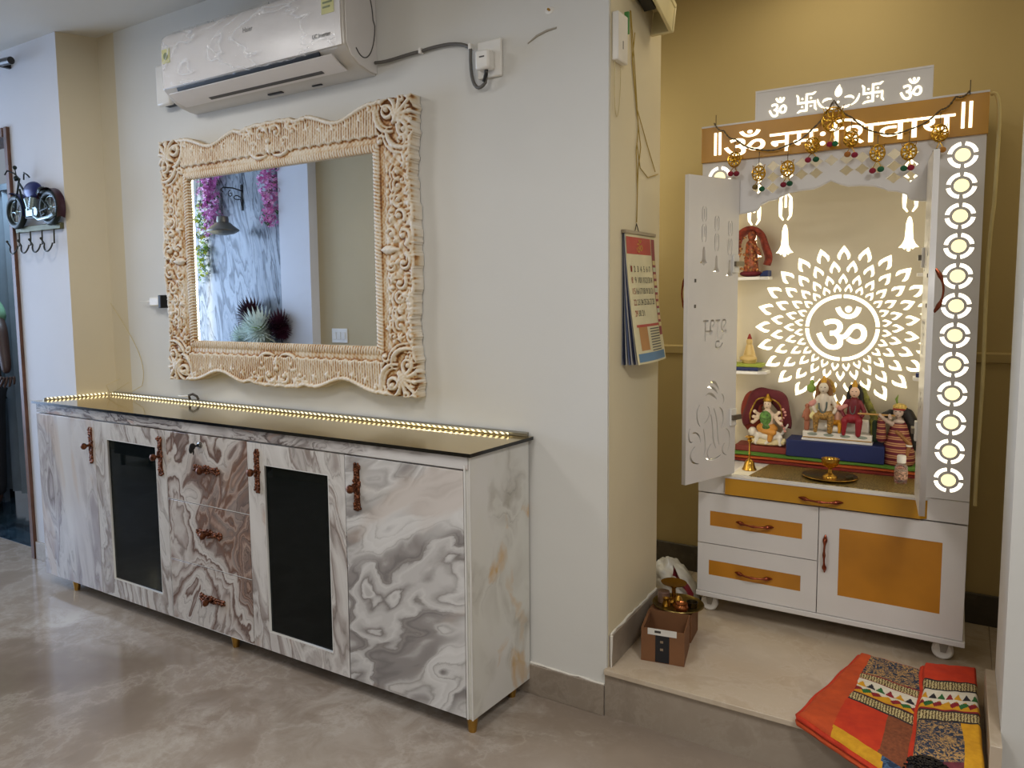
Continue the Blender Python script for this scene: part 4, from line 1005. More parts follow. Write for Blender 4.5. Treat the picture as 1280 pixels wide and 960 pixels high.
inlay('flame', [(-.372, 2.092), (-.364, 2.097), (-.360, 2.106), (-.362, 2.117), (-.367, 2.126), (-.368, 2.133), (-.376, 2.124), (-.382, 2.112), (-.382, 2.101), (-.378, 2.095)], YS, M_LIT, sg)
for sgn in (-1, 1):
    f_ = lambda pts, w_: inlay('lamp_stroke', stroke([(-.372+sgn*p[0], p[1]) for p in bez(*pts)], w_), YS, M_LIT, sg)
    f_(((.020, 2.088), (.035, 2.092), (.045, 2.088), (.048, 2.080)), .007); f_(((.040, 2.060), (.055, 2.066), (.062, 2.078), (.064, 2.094)), .006); f_(((.010, 2.058), (.020, 2.055), (.030, 2.056), (.036, 2.062)), .006)
part('dot', B().sphere((-.372, YS, 2.075), (.004, .0015, .004)), M_LIT, sg)

# back panel with the mandala
YBk = 3.400
bp = part('back_panel', B().box(SX0+.016, SX1-.016, YBk, YBk+.016, .735, 1.913), M_WBACK, mn, smooth=0)
MCX, MCZ = -.384, 1.283
def petal(r, an, L, hw):
    """chevron-shaped leaf pointing outward"""
    o = [(0, L), (-hw*.55, L*.62), (-hw*.98, L*.22), (-hw*.95, -L*.02), (-hw*.62, -.22*L), (-hw*.55, .02*L), (-hw*.36, L*.26), (0, L*.52),
         (hw*.42, L*.22), (hw*.50, .02*L), (hw*.62, -.22*L), (hw*.95, -L*.02), (hw*.98, L*.22), (hw*.55, L*.62)]
    c, s = math.cos(an), math.sin(an)
    return [(MCX+(r+v)*c-u*s, MCZ+(r+v)*s+u*c) for u, v in o]
for ri, (r, L, hw, ph) in enumerate(((.147, .026, .0135, .5), (.180, .032, .0155, 0), (.226, .038, .019, .5), (.276, .046, .023, 0))):
    for k in range(24): inlay('lit_petal', petal(r, (k+ph)*2*PI/24, L, hw), YBk, M_LIT, bp)
for q in range(4): inlay('lit_ring', ring_seg(MCX, MCZ, .118, .131, q*90+2, q*90+88, 20), YBk, M_LIT, bp)
lettering('lit_emblem', 'ॐ', -.474, -.296, 1.196, 1.368, YBk, M_LIT, bp, .001, .006)
def bell_poly(cx, z0, z1, hw):
    h = z1-z0; R_ = [(0, 1), (.16, .96), (.32, .80), (.36, .55), (.42, .34), (.66, .20), (1, .10), (.62, .10), (.40, .04), (.22, .10), (.14, .0), (0, -.02)]
    pr = [(cx+hw*x, z0+h*z) for x, z in R_]; return pr+[(2*cx-x, z) for x, z in pr[-2:0:-1]]
for cx, zb, n_ in ((-.600, 1.572, 1), (-.168, 1.575, 1), (-.720, 1.56, 3), (-.045, 1.56, 3)):
    inlay('lit_bell', bell_poly(cx, zb, zb+.128, .033), YBk, M_LIT, bp)
    for k in range(3):
        z = zb+.145+k*.125
        if z > 1.86: break
        top = min(z+.105, 1.905)
        for s in (-1, 1): inlay('lit_link', stroke([(cx+s*(.019 if 0 < t < 6 else .008), lerp(z, top, t/6)) for t in range(7)], .014), YBk, M_LIT, bp)
        inlay('lit_link', [(cx-.004, z+.05), (cx+.004, z+.05), (cx+.004, top+.01), (cx-.004, top+.01)], YBk, M_LIT, bp)
sh_l = ((-.806, 3.398), (-.660, 3.398), (-.636, 3.36), (-.640, 3.30), (-.668, 3.275), (-.806, 3.275))
def shelf(poly, z): part('shelf', B().prism(poly, z-.012, z, 'xy'), M_WLAM, mn, .001)
for z in (1.490, 1.108): shelf(sh_l, z); shelf([(2*CXs-x, y) for x, y in sh_l], z)
# reflected led streaks drawn as glowing tubes up the two back corners
for x in (-.800, .028): part('reflection_streak', B().cyl((x, 3.392, .80), (x, 3.392, 1.90), .004), emis('reflection_streak', '#ffe9b0', 3), mn)

# leaves of the shrine: pierced doors standing open
def leaf_door(hinge, free, sgn, lab):
    hv, fv = Vector((*hinge, 0)), Vector((*free, 0)); d = (fv-hv).normalized(); nrm = Vector((-d.y, d.x, 0))*sgn; w_ = (fv-hv).length
    pl_ = lambda p: Vector((hv.x+d.x*p.x+nrm.x*p.y, hv.y+d.y*p.x+nrm.y*p.y, p.z))
    H_ = []
    for cx, zt_ in ((w_*.70, 1.735), (w_*.45, 1.705), (w_*.18, 1.690)):
        for k in range(2):
            zz = zt_-k*.062
            for s in (-1, 1): H_.append(stroke([(cx+s*(.0115 if 0 < t < 6 else .006), lerp(zz, zz-.054 if k == 0 else zz-.064, t/6)) for t in range(7)], .0055))
            H_.append([(cx-.0018, zz-.008), (cx+.0018, zz-.008), (cx+.0018, zz-.045), (cx-.0018, zz-.045)])
        H_.append(bell_poly(cx, zt_-.205, zt_-.140, .022))
    for lp in outline_loops('शुभ', w_*.22, w_*.70, 1.225, 1.335, -.004): H_.append(lp)
    G = lambda x, z: (w_*x, z)
    GS = [((.55, 1.10), (.50, 1.12), (.40, 1.10), (.36, 1.075), .010), ((.60, 1.085), (.55, 1.10), (.44, 1.085), (.38, 1.06), .010), ((.62, 1.06), (.56, 1.075), (.46, 1.06), (.40, 1.04), .010),
          ((.30, 1.06), (.25, 1.05), (.24, 1.03), (.27, 1.02), .007), ((.74, 1.03), (.82, 1.01), (.80, .97), (.72, .95), .008), ((.34, 1.01), (.26, 1.0), (.22, .96), (.30, .93), .008),
          ((.58, 1.02), (.50, 1.0), (.56, .97), (.64, .96), .006), ((.52, .99), (.44, .94), (.50, .90), (.40, .86), .009), ((.46, 1.01), (.36, .97), (.38, .90), (.34, .87), .007),
          ((.66, .94), (.62, .90), (.60, .87), (.64, .84), .007), ((.88, .93), (.78, .94), (.70, .91), (.72, .89), .007), ((.92, .95), (.97, .93), (.94, .89), (.86, .90), .007),
          ((.22, .93), (.10, .92), (.08, .87), (.16, .84), .007), ((.82, .88), (.96, .86), (.92, .82), (.74, .815), .009), ((.60, .83), (.52, .815), (.40, .818), (.30, .83), .008),
          ((.50, .88), (.58, .86), (.60, .84), (.54, .83), .007), ((.22, .87), (.30, .86), (.27, .83), (.18, .825), .006)]
    for g in GS: H_.append(stroke(bez(*[G(*q) for q in g[:4]], 12), g[4]))
    z0, z1 = .748, 1.840
    o = add_mesh('leaf_door', panel_mesh('leaf_door', [(0, z0), (w_, z0), (w_, z1), (0, z1)], H_, 0, .016, wloc(mn), pl_), M_WLAM, mn, label=lab)
    for k, z in enumerate((1.535, .965)):
        b = B(); rot = Matrix((d, nrm, Vector((0, 0, 1)))).transposed()
        b.obox(pl_(Vector((.022, -.004, z))), (.034, .008, .065), rot); hp = part('hinge', b, M_WPL, o, .002)
        b = B(); b.obox(pl_(Vector((.012, -.012, z))), (.05, .010, .018), rot); part('hinge_arm', b, simple('hinge_metal', '#7f776a', .3, .8), hp)
    for z in (1.475, 1.385): part('screw_cap', B().obox(pl_(Vector((w_*.86, -.0005, z))), (.008, .003, .012), Matrix((d, nrm, Vector((0, 0, 1)))).transposed()), simple('seam_dark', '#4a4743', .5), o)
    b = B(); pts = [pl_(Vector((w_*.93, .018+.022*(1-t*t), 1.43+t*.065))) for t in np.linspace(-1, 1, 13)]
    b.tube(pts, [.003+.004*math.exp(-((abs(t)-.7)/.2)**2) for t in np.linspace(-1, 1, 13)], 8); part('handle', b, M_COPPER, o)
leaf_door((-.686, 2.992), (-.790, 2.715), -1, 'left open door with bells, lettering and figure cut through')
leaf_door((-.104, 2.992), (-.080, 2.700), 1, 'right open door seen nearly edge-on')

# clear led tube looping down the right side
solo('led_rope', 'unlit clear light rope hanging down the right side of the shrine', 'light strip', B().tube(bez((.056, 3.012, 2.035), (.085, 3.0, 2.06), (.082, 3.01, 1.95), (.078, 3.02, 1.7), 12)+bez((.078, 3.02, 1.7), (.062, 3.03, 1.5), (.072, 3.02, 1.3), (.070, 3.02, 1.1), 12)[1:]+bez((.070, 3.02, 1.1), (.068, 3.02, .95), (.064, 3.02, .85), (.066, 3.03, .72), 8)[1:], .0055, 8), simple('clear_tube', '#d8c890', .25, spec=.6), (.07, 3.02, 1.4))

# ------------------------------------------------------------------ door garland
gd = thing('door_garland', 'bead garland with gold filigree lotus pendants and pom-poms across the shrine beam', 'garland', (-.386, 2.965, 2.06))
M_GOLDF = simple('gold_filigree', '#d3a53a', .25, .9, var=.2, vscale=90)
M_BEAD = simple('dark_bead_string', '#5d4a2c', .5, var=.3, vscale=120)
hang = [(-.699, 1.911, 1.985), (-.615, 1.854, 1.938), (-.520, 1.861, 1.944), (-.442, 1.932, 1.99), (-.380, 2.010, 2.075), (-.324, 1.939, 2.01), (-.245, 1.883, 1.950), (-.156, 1.878, 1.950), (-.073, 1.926, 2.0)]
sp_ = [(-.775, 2.052), (-.740, 2.020)]+[(x, zs) for x, _, zs in hang]+[(-.035, 2.035), (.002, 2.048)]
b = B(); pp = []
for (x0, z0), (x1, z1) in zip(sp_, sp_[1:]):
    for t in np.linspace(0, 1, 10, endpoint=False): pp.append((lerp(x0, x1, t), 2.968, lerp(z0, z1, t)-.010*math.sin(PI*t)))
pp.append((.002, 2.968, 2.048))
part('bead_string', b.tube(pp, [.0038 if i % 2 else .0020 for i in range(len(pp))], 6), M_BEAD, gd)
for x, z in ((-.770, 2.046), (.002, 2.046)): part('hook_nail', B().cyl((x, 2.975, z-.01), (x, 2.975, z+.035), .0013, n=6), M_IRON, gd)
rr = random.Random(4)
cols_ = [('#8c1f33', '#7c1b30'), ('#6c5a2a', '#1f5a3a'), ('#7f1c33', '#174f35'), ('#8a1f38', '#1b553a'), ('#96203a', '#1f6a44'), ('#a3662c', '#8a1f38'), ('#8e1d35', '#1d5c3d'), ('#1d5c3d', '#8e1d35'), ('#15402a', '#b07a34')]
for k, (x, z, zs) in enumerate(hang):
    R0 = .036 if k == 4 else .0235; c = (x, 2.962, z)
    b = B(); b.tube([(x+R0*math.cos(t)*.92, 2.962, z+R0*1.12*math.sin(t)) for t in np.linspace(0, 2*PI, 19)], .0024, 5, cap=False)
    for q in range(8):
        an = PI/8+q*PI/4
        b.tube([(x+R0*(.55+.34*math.cos(t))*math.cos(an)-R0*.24*math.sin(t)*math.sin(an), 2.960, z+1.1*(R0*(.55+.34*math.cos(t))*math.sin(an)+R0*.24*math.sin(t)*math.cos(an))) for t in np.linspace(0, 2*PI, 11)], .0026, 5, cap=False)
    b.tube([(x+R0*.26*math.cos(t), 2.958, z+R0*.26*math.sin(t)) for t in np.linspace(0, 2*PI, 11)], .0022, 5, cap=False); b.sphere((x, 2.958, z), R0*.13, 8, 6)
    for q in (-1, 0, 1): b.tube([(x+q*R0*.75, 2.962, z+R0*.7), (x+q*R0*.9, 2.962, z+R0*1.25), (x+q*R0*.55, 2.962, z+R0*1.0)], .0015, 5)
    pn = part('pendant', b, M_GOLDF, gd)
    part('pendant_cord', B().tube([(x, 2.966, zs-.008), (x, 2.963, z+R0)], .0013, 5), M_BEAD, pn)
    for s in (-1, 1):
        L = .020+rr.uniform(0, .01); px_, pz_ = x+s*.010+rr.uniform(-.003, .003), z-R0*1.15-L-(.012 if k == 4 else 0)
        pm = part('pompom', B().sphere((px_, 2.960, pz_), (.0105, .0105, .0095), 12, 8), simple('pompom_'+cols_[k][(s+1)//2][1:], cols_[k][(s+1)//2], .9), pn)
        part('tassel_thread', B().tube([(x, 2.962, z-R0*1.05), (px_, 2.960, pz_+.009)], .0014, 5), M_GOLDF, pn)
# ------------------------------------------------------------------ things inside the shrine
ZD = .735
solo('glitter_mat', 'gold glitter mat with dark edge along the shrine deck', 'mat', B().prism([(-.640, 3.02), (-.612, 3.262), (-.085, 3.262), (-.090, 3.022)], ZD, ZD+.003, 'xy'), simple('gold_glitter', '#a58d52', .35, .5, var=.6, vscale=260), (-.37, 3.15, ZD))
solo('white_paper_napkin', 'white paper napkin under the brass bell at the left of the deck', 'napkin', B().prism([(-.700, 3.02), (-.635, 3.015), (-.610, 3.12), (-.625, 3.20), (-.700, 3.20)], ZD, ZD+.002, 'xy'), simple('paper_white', '#e3dcc8', .8), (-.65, 3.1, ZD))
fc = thing('folded_cloth', 'folded green, orange and red cloth spread across the back of the shrine deck', 'cloth', (-.42, 3.33, ZD))
for k, (nm, c_, z0, z1, y0) in enumerate((('red_fold', '#7c2419', .7355, .750, 3.266), ('orange_fold', '#b0501d', .750, .761, 3.268), ('green_fold', '#567f2c', .761, .776, 3.272))):
    b = B(); rr = random.Random(k)
    def fn(u, v, z0=z0, z1=z1, y0=y0, k=k):
        x = lerp(-.770, -.010, u); t = v*2*PI; return (x, (y0+3.392)/2-(3.392-y0)/2*max(-1, min(1, 1.2*math.cos(t)))+.003*math.sin(x*23+k), (z0+z1)/2+(z1-z0)/2*max(-1, min(1, 1.35*math.sin(t)))+.0008*math.sin(x*31+k*2))
    b.grid(fn, 40, 16); part('fold', b, simple(nm, c_, .85), fc, smooth=70, label=nm.replace('_', ' ')+' of the cloth')
solo('red_box', 'flat dark red box under the left idol', 'box', B().box(-.752, -.556, 3.285, 3.385, .777, .802), simple('red_board', '#7b2a1c', .6), (-.65, 3.33, .777), bevel=.002)
bb_ = thing('blue_box', 'dark blue box with a white foam slab that raises the middle idol group', 'box', (-.385, 3.32, .777))
part('box', B().box(-.555, -.214, 3.272, 3.388, .777, .843), simple('navy_card', '#15245c', .55), bb_, .002)
part('foam_slab', B().box(-.502, -.256, 3.290, 3.375, .843, .851), simple('white_foam', '#e5e2dc', .8), bb_, .001)
SK = lambda h_='#e3c6ae': simple('skin'+h_[1:], h_, .35)
WM = simple('white_marble_dust', '#e4ddd0', .3)
GP = simple('gold_paint', '#b98a2b', .35, .6)
HR = simple('black_hair', '#120d0b', .6)
P = lambda *a_: a_
# left idol: seated many-armed figure under a dark red veil
li = thing('veiled_idol', 'seated marble idol with green garland under a dark red gold-edged veil', 'statue', (-.645, 3.335, .802))
cx, cy, z0 = -.635, 3.325, .802
blob('base', [P('s', (cx, cy, z0+.012), (.074, .035, .014)), P('c', (cx-.055, cy-.01, z0+.018), (cx+.06, cy-.012, z0+.02), .015, .016)], simple('marble_base_gold', '#d9c795', .3), li, .003)
blob('lion_mount', [P('s', (cx+.01, cy-.015, z0+.045), (.050, .022, .022)), P('s', (cx-.055, cy-.015, z0+.055), (.018, .017, .019)), P('c', (cx-.035, cy-.02, z0+.04), (cx-.04, cy-.022, z0+.01), .010, .008), P('c', (cx+.05, cy-.02, z0+.04), (cx+.052, cy-.02, z0+.01), .011, .008), P('c', (cx+.055, cy, z0+.05), (cx+.075, cy, z0+.09), .006, .005), P('c', (cx+.02, cy-.025, z0+.03), (cx+.0, cy-.03, z0+.012), .008, .007)], WM, li, .003)
blob('body', [P('c', (cx, cy-.01, z0+.075), (cx, cy-.01, z0+.13), .026, .022), P('s', (cx, cy-.012, z0+.17), (.0155, .016, .021)), P('c', (cx, cy-.01, z0+.14), (cx, cy-.01, z0+.155), .010, .008)]
     + [P('c', (cx+s*.02, cy-.008, z0+.13-k*.006), (cx+s*(.052-.004*k), cy-.022, z0+.115+.022*(k-1)), .008, .006) for s in (-1, 1) for k in range(3)]
     + [P('s', (cx+s*(.054-.004*k), cy-.024, z0+.118+.022*(k-1)), .008) for s in (-1, 1) for k in range(3)], SK('#ead2b8'), li, .0025)
blob('robe', [P('s', (cx, cy-.014, z0+.072), (.042, .026, .026)), P('c', (cx+.02, cy-.03, z0+.06), (cx+.015, cy-.035, z0+.028), .014, .010), P('c', (cx-.01, cy-.03, z0+.065), (cx+.03, cy-.038, z0+.06), .014, .012)], simple('orange_gold_robe', '#c98a35', .5), li, .003)
blob('green_garland', [P('s', (cx-.003, cy-.034, z0+.118), (.024, .010, .030)), P('s', (cx, cy-.036, z0+.08), (.016, .008, .012))], simple('leaf_green_cloth', '#5d8a3a', .6, var=.4, vscale=90), li, .003)
blob('crown', [P('c', (cx, cy-.01, z0+.188), (cx, cy-.008, z0+.208), .016, .006), P('s', (cx, cy-.01, z0+.186), (.019, .017, .006))], GP, li, .0025)
blob('face_marks', [P('s', (cx-.006, cy-.028, z0+.174), (.003, .0015, .0016)), P('s', (cx+.006, cy-.028, z0+.174), (.003, .0015, .0016)), P('s', (cx, cy-.028, z0+.160), (.004, .0015, .0015))], simple('painted_dark', '#3a1a14', .5), li, .0012, 0)
def veil(c, rx, rz, z0, bulge, seed):
    def f(u, v):
        a_ = lerp(PI*1.12, -.12*PI, u); r = lerp(.45, 1.0, v); n_ = .05*math.sin(u*19+seed)*v
        x = c[0]+rx*(r+n_)*math.cos(a_); z = c[2]+rz*(r+n_)*math.sin(a_); return (x, c[1]+bulge*(1-v)**2*.2-bulge*math.sin(v*PI*.9)*.6+.006*math.sin(u*25+v*3), max(z, z0))
    return f
b = B(); b.grid(veil((cx-.005, cy+.02, z0+.118), .092, .118, z0+.03, .05, 1), 40, 10); o = part('veil', b, [simple('dark_red_velvet', '#5e1822', .8)], li, smooth=70); o.modifiers.new('thick', 'SOLIDIFY').thickness = .003
b = B(); b.tube([veil((cx-.005, cy+.018, z0+.118), .092, .118, z0+.03, .05, 1)(u, .42) for u in np.linspace(0, 1, 40)], [.0032+.0012*(i % 2) for i in range(40)], 6); part('veil_trim', b, simple('zari_gold', '#a8842f', .4, .5), li)
b = B()
for k in range(9):
    an = lerp(-.5, .45, k/8)
    b.sphere((cx+.060+.008*math.cos(k), cy-.012, z0+.065+.011*k), .0055, 8, 6)
part('flower_string', b, simple('pink_flowers', '#d99a8d', .6), li)
blob('red_cloth', [P('s', (cx-.070, cy+.028, z0+.13), (.045, .012, .085)), P('s', (cx-.04, cy+.03, z0+.19), (.06, .010, .035))], simple('brick_red_cloth', '#83301f', .8), li, .004)
# middle group
mg = thing('idol_group', 'white marble idol family seated together on a plinth on the blue box', 'statue', (-.38, 3.33, .851))
b = B(); b.box(-.500, -.258, 3.300, 3.365, .851, .878); part('plinth', b, WM, mg, .003)
part('plinth_line', B().box(-.499, -.259, 3.2990, 3.3005, .853, .856), GP, mg)
for k in range(4): part('plinth_medallion', B().sphere((-.465+k*.058, 3.300, .868), (.019, .0015, .006), 14, 6), simple('grey_green_paint', '#8f988b', .5), mg)
b = B(); b.box(-.49, -.27, 3.335, 3.365, .878, .93); part('bench', b, WM, mg, .008)
def seated(nm, x, z, s, skin, robe, top, hair, crown, lean=0, leg=True, label=None, dz=0):
    y = 3.325; r = lambda v: v*s
    f = part(nm, B().sphere((x+lean, y-.004, z+r(.135)), (r(.0165), r(.017), r(.021)), 14, 10), SK(skin), mg, label=label)
    blob('torso', [P('c', (x, y, z+r(.055)), (x+lean*.7, y, z+r(.098)), r(.021), r(.019)), P('c', (x+lean*.8, y, z+r(.10)), (x+lean, y, z+r(.118)), r(.008), r(.007)), P('c', (x-r(.020), y, z+r(.100)), (x-r(.038), y-.008, z+r(.066)), r(.009), r(.007)), P('c', (x-r(.038), y-.008, z+r(.066)), (x-r(.026), y-.02, z+r(.048)), r(.007), r(.006)), P('c', (x+r(.020), y, z+r(.100)), (x+r(.036), y-.006, z+r(.066)), r(.009), r(.007)), P('c', (x+r(.036), y-.006, z+r(.066)), (x+r(.03), y-.02, z+r(.050)), r(.007), r(.006))], top if top else SK(skin), f, .0025*s)
    L_ = [P('s', (x, y-.006, z+r(.040)), (r(.032), r(.022), r(.020)))]
    if leg: L_ += [P('c', (x-r(.015), y-.015, z+r(.040)), (x-r(.024), y-.030, z+r(.034)), r(.014), r(.012)), P('c', (x-r(.024), y-.032, z+r(.034)), (x-r(.026), y-.030, z+r(-.015)), r(.011), r(.007)), P('c', (x+r(.015), y-.015, z+r(.040)), (x+r(.022), y-.030, z+r(.034)), r(.014), r(.012)), P('c', (x+r(.022), y-.032, z+r(.034)), (x+r(.020), y-.030, z+r(-.015)), r(.012), r(.009))]
    blob('garment', L_, robe, f, .0025*s)
    blob('hair', [P('s', (x+lean, y+.004, z+r(.140)), (r(.023), r(.017), r(.026))), P('c', (x+lean-r(.018), y+.006, z+r(.13)), (x+lean-r(.024), y+.003, z+r(.085)), r(.008), r(.007)), P('c', (x+lean+r(.018), y+.006, z+r(.13)), (x+lean+r(.024), y+.003, z+r(.080)), r(.009), r(.008))], hair, f, .0025*s)
    if crown: blob('crown', [P('c', (x+lean, y, z+r(.152)), (x+lean, y, z+r(.172)), r(.013), r(.005))], crown, f, .002*s)
    blob('eyes', [P('s', (x+lean-r(.006), y-.021*s, z+r(.138)), (r(.0034), .0012, r(.0014))), P('s', (x+lean+r(.006), y-.021*s, z+r(.138)), (r(.0034), .0012, r(.0014))), P('s', (x+lean, y-.020*s, z+r(.124)), (r(.004), .0012, r(.0012)))], simple('painted_dark', '#3a1a14', .5), f, .001, 0)
    return f
f1 = seated('ash_white_figure', -.425, .900, 1.12, '#d8cbb8', simple('leopard_cloth', '#a9803f', .6, var=.4, vscale=140), None, simple('brown_hair', '#7a4f22', .6), simple('gold_paint', '#b98a2b', .35, .6), -.006, label='pale bearded-collar figure with tall brown hair and gold topknot')
f2 = seated('red_robed_figure', -.327, .895, 1.08, '#e6c0a6', simple('crimson_cloth', '#8c1424', .5), simple('maroon_blouse', '#6d1220', .5), HR, simple('gold_paint', '#b98a2b', .35, .6), .004, label='figure in a crimson robe with long black hair')
f3 = seated('child_figure', -.382, .893, .62, '#e2ae93', simple('saffron_cloth', '#cf8f1f', .5), None, simple('child_cap', '#9a6d2a', .5), GP, 0, label='small child figure in saffron')
blob('figure_shawl', [P('c', (-.455, 3.335, 1.015), (-.462, 3.318, .955), .010, .010), P('s', (-.462, 3.31, .938), (.018, .010, .016))], simple('cream_yellow_shawl', '#e2d79a', .6), mg, .003)
for pr_ in (P('c', (-.452, 3.325, 1.00), (-.472, 3.318, .985), .010, .013), P('c', (-.352, 3.318, .985), (-.372, 3.312, .975), .009, .010)): blob('pink_sleeve', [pr_], simple('pink_cloth', '#c98a80', .6), mg, .003)
blob('attendant', [P('s', (-.489, 3.325, .974), (.009, .010, .011)), P('c', (-.489, 3.325, .955), (-.489, 3.325, .925), .012, .013), P('c', (-.493, 3.322, .91), (-.493, 3.320, .882), .006, .005), P('c', (-.484, 3.322, .91), (-.484, 3.320, .882), .006, .005), P('c', (-.498, 3.322, .952), (-.503, 3.312, .93), .005, .004)], simple('orange_brown_attendant', '#a8674b', .5), mg, .0025)
blob('green_shrub', [P('s', (-.478, 3.335, 1.045), (.017, .010, .018)), P('s', (-.475, 3.335, 1.068), (.009, .008, .012))], simple('leaf_paint', '#7f9a3c', .6), mg, .003)
blob('garland_arch', [P('c', (-.455+.05*(1-math.cos(t))*.55, 3.348, 1.035+.045*math.sin(t)), (-.455+.05*(1-math.cos(t+.4))*.55, 3.348, 1.035+.045*math.sin(t+.4)), .009, .009) for t in np.linspace(0, 2.7, 8)], simple('gold_foliage', '#b98f2e', .5, var=.3, vscale=80), mg, .003)
blob('veil_drape', [P('c', (-.300+.012*k, 3.345, 1.045-.028*k), (-.290+.012*k, 3.345, 1.020-.028*k), .014, .013) for k in range(5)]+[P('c', (-.26, 3.34, .93), (-.250, 3.335, .865), .014, .016)], simple('olive_gold_veil', '#7d7a2c', .6, var=.4, vscale=70), mg, .004)
blob('dark_green_drape', [P('c', (-.252, 3.33, .925), (-.246, 3.325, .864), .011, .014)], simple('dark_green_cloth', '#24381f', .7), mg, .003)
blob('necklaces', [P('c', (-.327-.010*math.cos(t), 3.300, .985-.028*math.sin(t)), (-.327-.010*math.cos(t+.5), 3.300, .985-.028*math.sin(t+.5)), .002, .002) for t in np.linspace(0, 2.8, 6)]+[P('c', (-.43-.014*math.cos(t), 3.300, .99-.036*math.sin(t)), (-.43-.014*math.cos(t+.5), 3.300, .99-.036*math.sin(t+.5)), .0035, .0035) for t in np.linspace(0, 2.8, 6)], simple('grey_beads', '#55605c', .4), mg, .0018, 0)
blob('reclining_bull', [P('s', (-.385, 3.302, .893), (.028, .010, .012)), P('s', (-.412, 3.300, .902), (.010, .009, .009)), P('c', (-.415, 3.30, .908), (-.419, 3.30, .918), .002, .001)], WM, mg, .002)
# right doll
rd = thing('flute_player_doll', 'flute-playing doll in a striped maroon dress with long black hair at the right', 'doll', (-.172, 3.33, .777))
x, y, z0 = -.172, 3.325, .777
a = N('maroon_gold_stripes'); v = a.coords(); wv = a.n('TexWave', bands_direction='Z'); wv.inputs['Scale'].default_value = 14; wv.inputs['Distortion'].default_value = .6; a.l(v, wv.inputs['Vector'])
a.base(a.ramp(wv.outputs[1], [(0, '#5e1226'), (.45, '#7a1c2c'), (.62, '#b98a5c'), (.8, '#c9a26c'), (1, '#7a1c2c')])); a.set(rough=.7); M_STRIPE = a.m
b = B(); b.lathe([(0, 0), (.050, 0), (.056, .010), (.053, .05), (.044, .09), (.033, .125), (.026, .15), (.020, .16), (0, .163)], (x, y, z0), 32)
part('dress', b, M_STRIPE, rd)
blob('hanging_sleeve', [P('c', (x-.058, y-.02, z0+.165), (x-.056, y-.018, z0+.095), .013, .018)], M_STRIPE, rd, .003)
blob('head_and_hands', [P('s', (x-.004, y-.012, z0+.197), (.0175, .018, .021)), P('c', (x, y, z0+.16), (x-.002, y-.004, z0+.18), .010, .009), P('c', (x-.022, y-.012, z0+.15), (x-.05, y-.03, z0+.172), .010, .007), P('c', (x-.052, y-.034, z0+.176), (x-.062, y-.036, z0+.186), .007, .006), P('c', (x-.028, y-.034, z0+.175), (x-.030, y-.036, z0+.186), .007, .006), P('s', (x, y-.018, z0+.163), (.020, .010, .009))], SK('#c9b3a6'), rd, .0025)
blob('hair', [P('s', (x+.004, y+.006, z0+.200), (.024, .018, .025)), P('c', (x+.026, y+.006, z0+.19), (x+.048, y+.006, z0+.14), .020, .024), P('c', (x+.048, y+.006, z0+.14), (x+.052, y+.004, z0+.07), .023, .018), P('c', (x-.03, y+.012, z0+.19), (x-.055, y+.01, z0+.175), .014, .013), P('c', (x-.06, y+.008, z0+.165), (x-.068, y+.006, z0+.135), .012, .009)], HR, rd, .004)
blob('turban', [P('s', (x, y-.006, z0+.216), (.024, .021, .014))], simple('pale_yellow_cap', '#d3b25c', .7, var=.3, vscale=100), rd, .003)
blob('turban_band', [P('s', (x-.002, y-.012, z0+.208), (.0235, .020, .006))], simple('red_band', '#8e2418', .6), rd, .003)
part('peacock_feather', B().tube([(x-.008, y-.008, z0+.225), (x-.012, y-.010, z0+.245), (x-.006, y-.010, z0+.262)], [.002, .005, .001], 8), simple('feather_green', '#6f8a2c', .5), rd)
part('flute', B().cyl((x-.135, y-.040, z0+.186), (x-.012, y-.034, z0+.186), .0032, n=8), simple('bamboo', '#b98b4a', .5), rd)
blob('eyes', [P('s', (x-.011, y-.030, z0+.201), (.0036, .0014, .0018)), P('s', (x+.003, y-.030, z0+.201), (.0036, .0014, .0018)), P('s', (x-.004, y-.030, z0+.187), (.003, .0014, .0012))], simple('painted_dark', '#3a1a14', .5), rd, .001, 0)
blob('sash', [P('c', (x-.005, y-.032, z0+.125), (x+.038, y-.038, z0+.085), .008, .008), P('c', (x+.038, y-.038, z0+.085), (x+.03, y-.045, z0+.04), .008, .006)], simple('gold_brown_sash', '#8f5f2e', .5), rd, .003)
part('bangle', B().lathe([(.010, -.003), (.011, 0), (.010, .003)], (x+.036, y-.040, z0+.078), 14), simple('white_shine', '#e9e6e0', .3), rd)
# upper shelf figures
uf = thing('draped_idol', 'idol draped in a red-brown veil on the upper left shelf', 'statue', (-.715, 3.33, 1.49))
x, y, z0 = -.715, 3.335, 1.49
blob('figure', [P('c', (x, y, z0+.03), (x, y, z0+.13), .030, .022), P('s', (x+.004, y-.01, z0+.165), (.017, .017, .021)), P('c', (x+.02, y-.02, z0+.12), (x+.04, y-.035, z0+.09), .009, .007)], simple('rust_orange_paint', '#a4532e', .5, var=.4, vscale=90), uf, .003)
b = B()
def vl(u, v):
    a_ = lerp(-.25, PI*1.05, u); r = .050+.030*v+.004*math.sin(u*21); return (x-.004+r*math.cos(a_)*1.02, y+.015-.03*math.sin(v*2.2)+.004*math.sin(u*30), z0+.075+(.105+.040*v*.6)*max(-.55, math.sin(a_)))
b.grid(vl, 36, 8); o = part('veil', b, simple('red_brown_gauze', '#83301f', .8, var=.3, vscale=60), uf, smooth=70); o.modifiers.new('thick', 'SOLIDIFY').thickness = .003
b = B(); rr = random.Random(9)
for k in range(46): b.sphere((x+rr.uniform(-.04, .045), y-.028+rr.uniform(-.008, .01), z0+rr.uniform(.02, .16)), rr.uniform(.003, .0065), 7, 5)
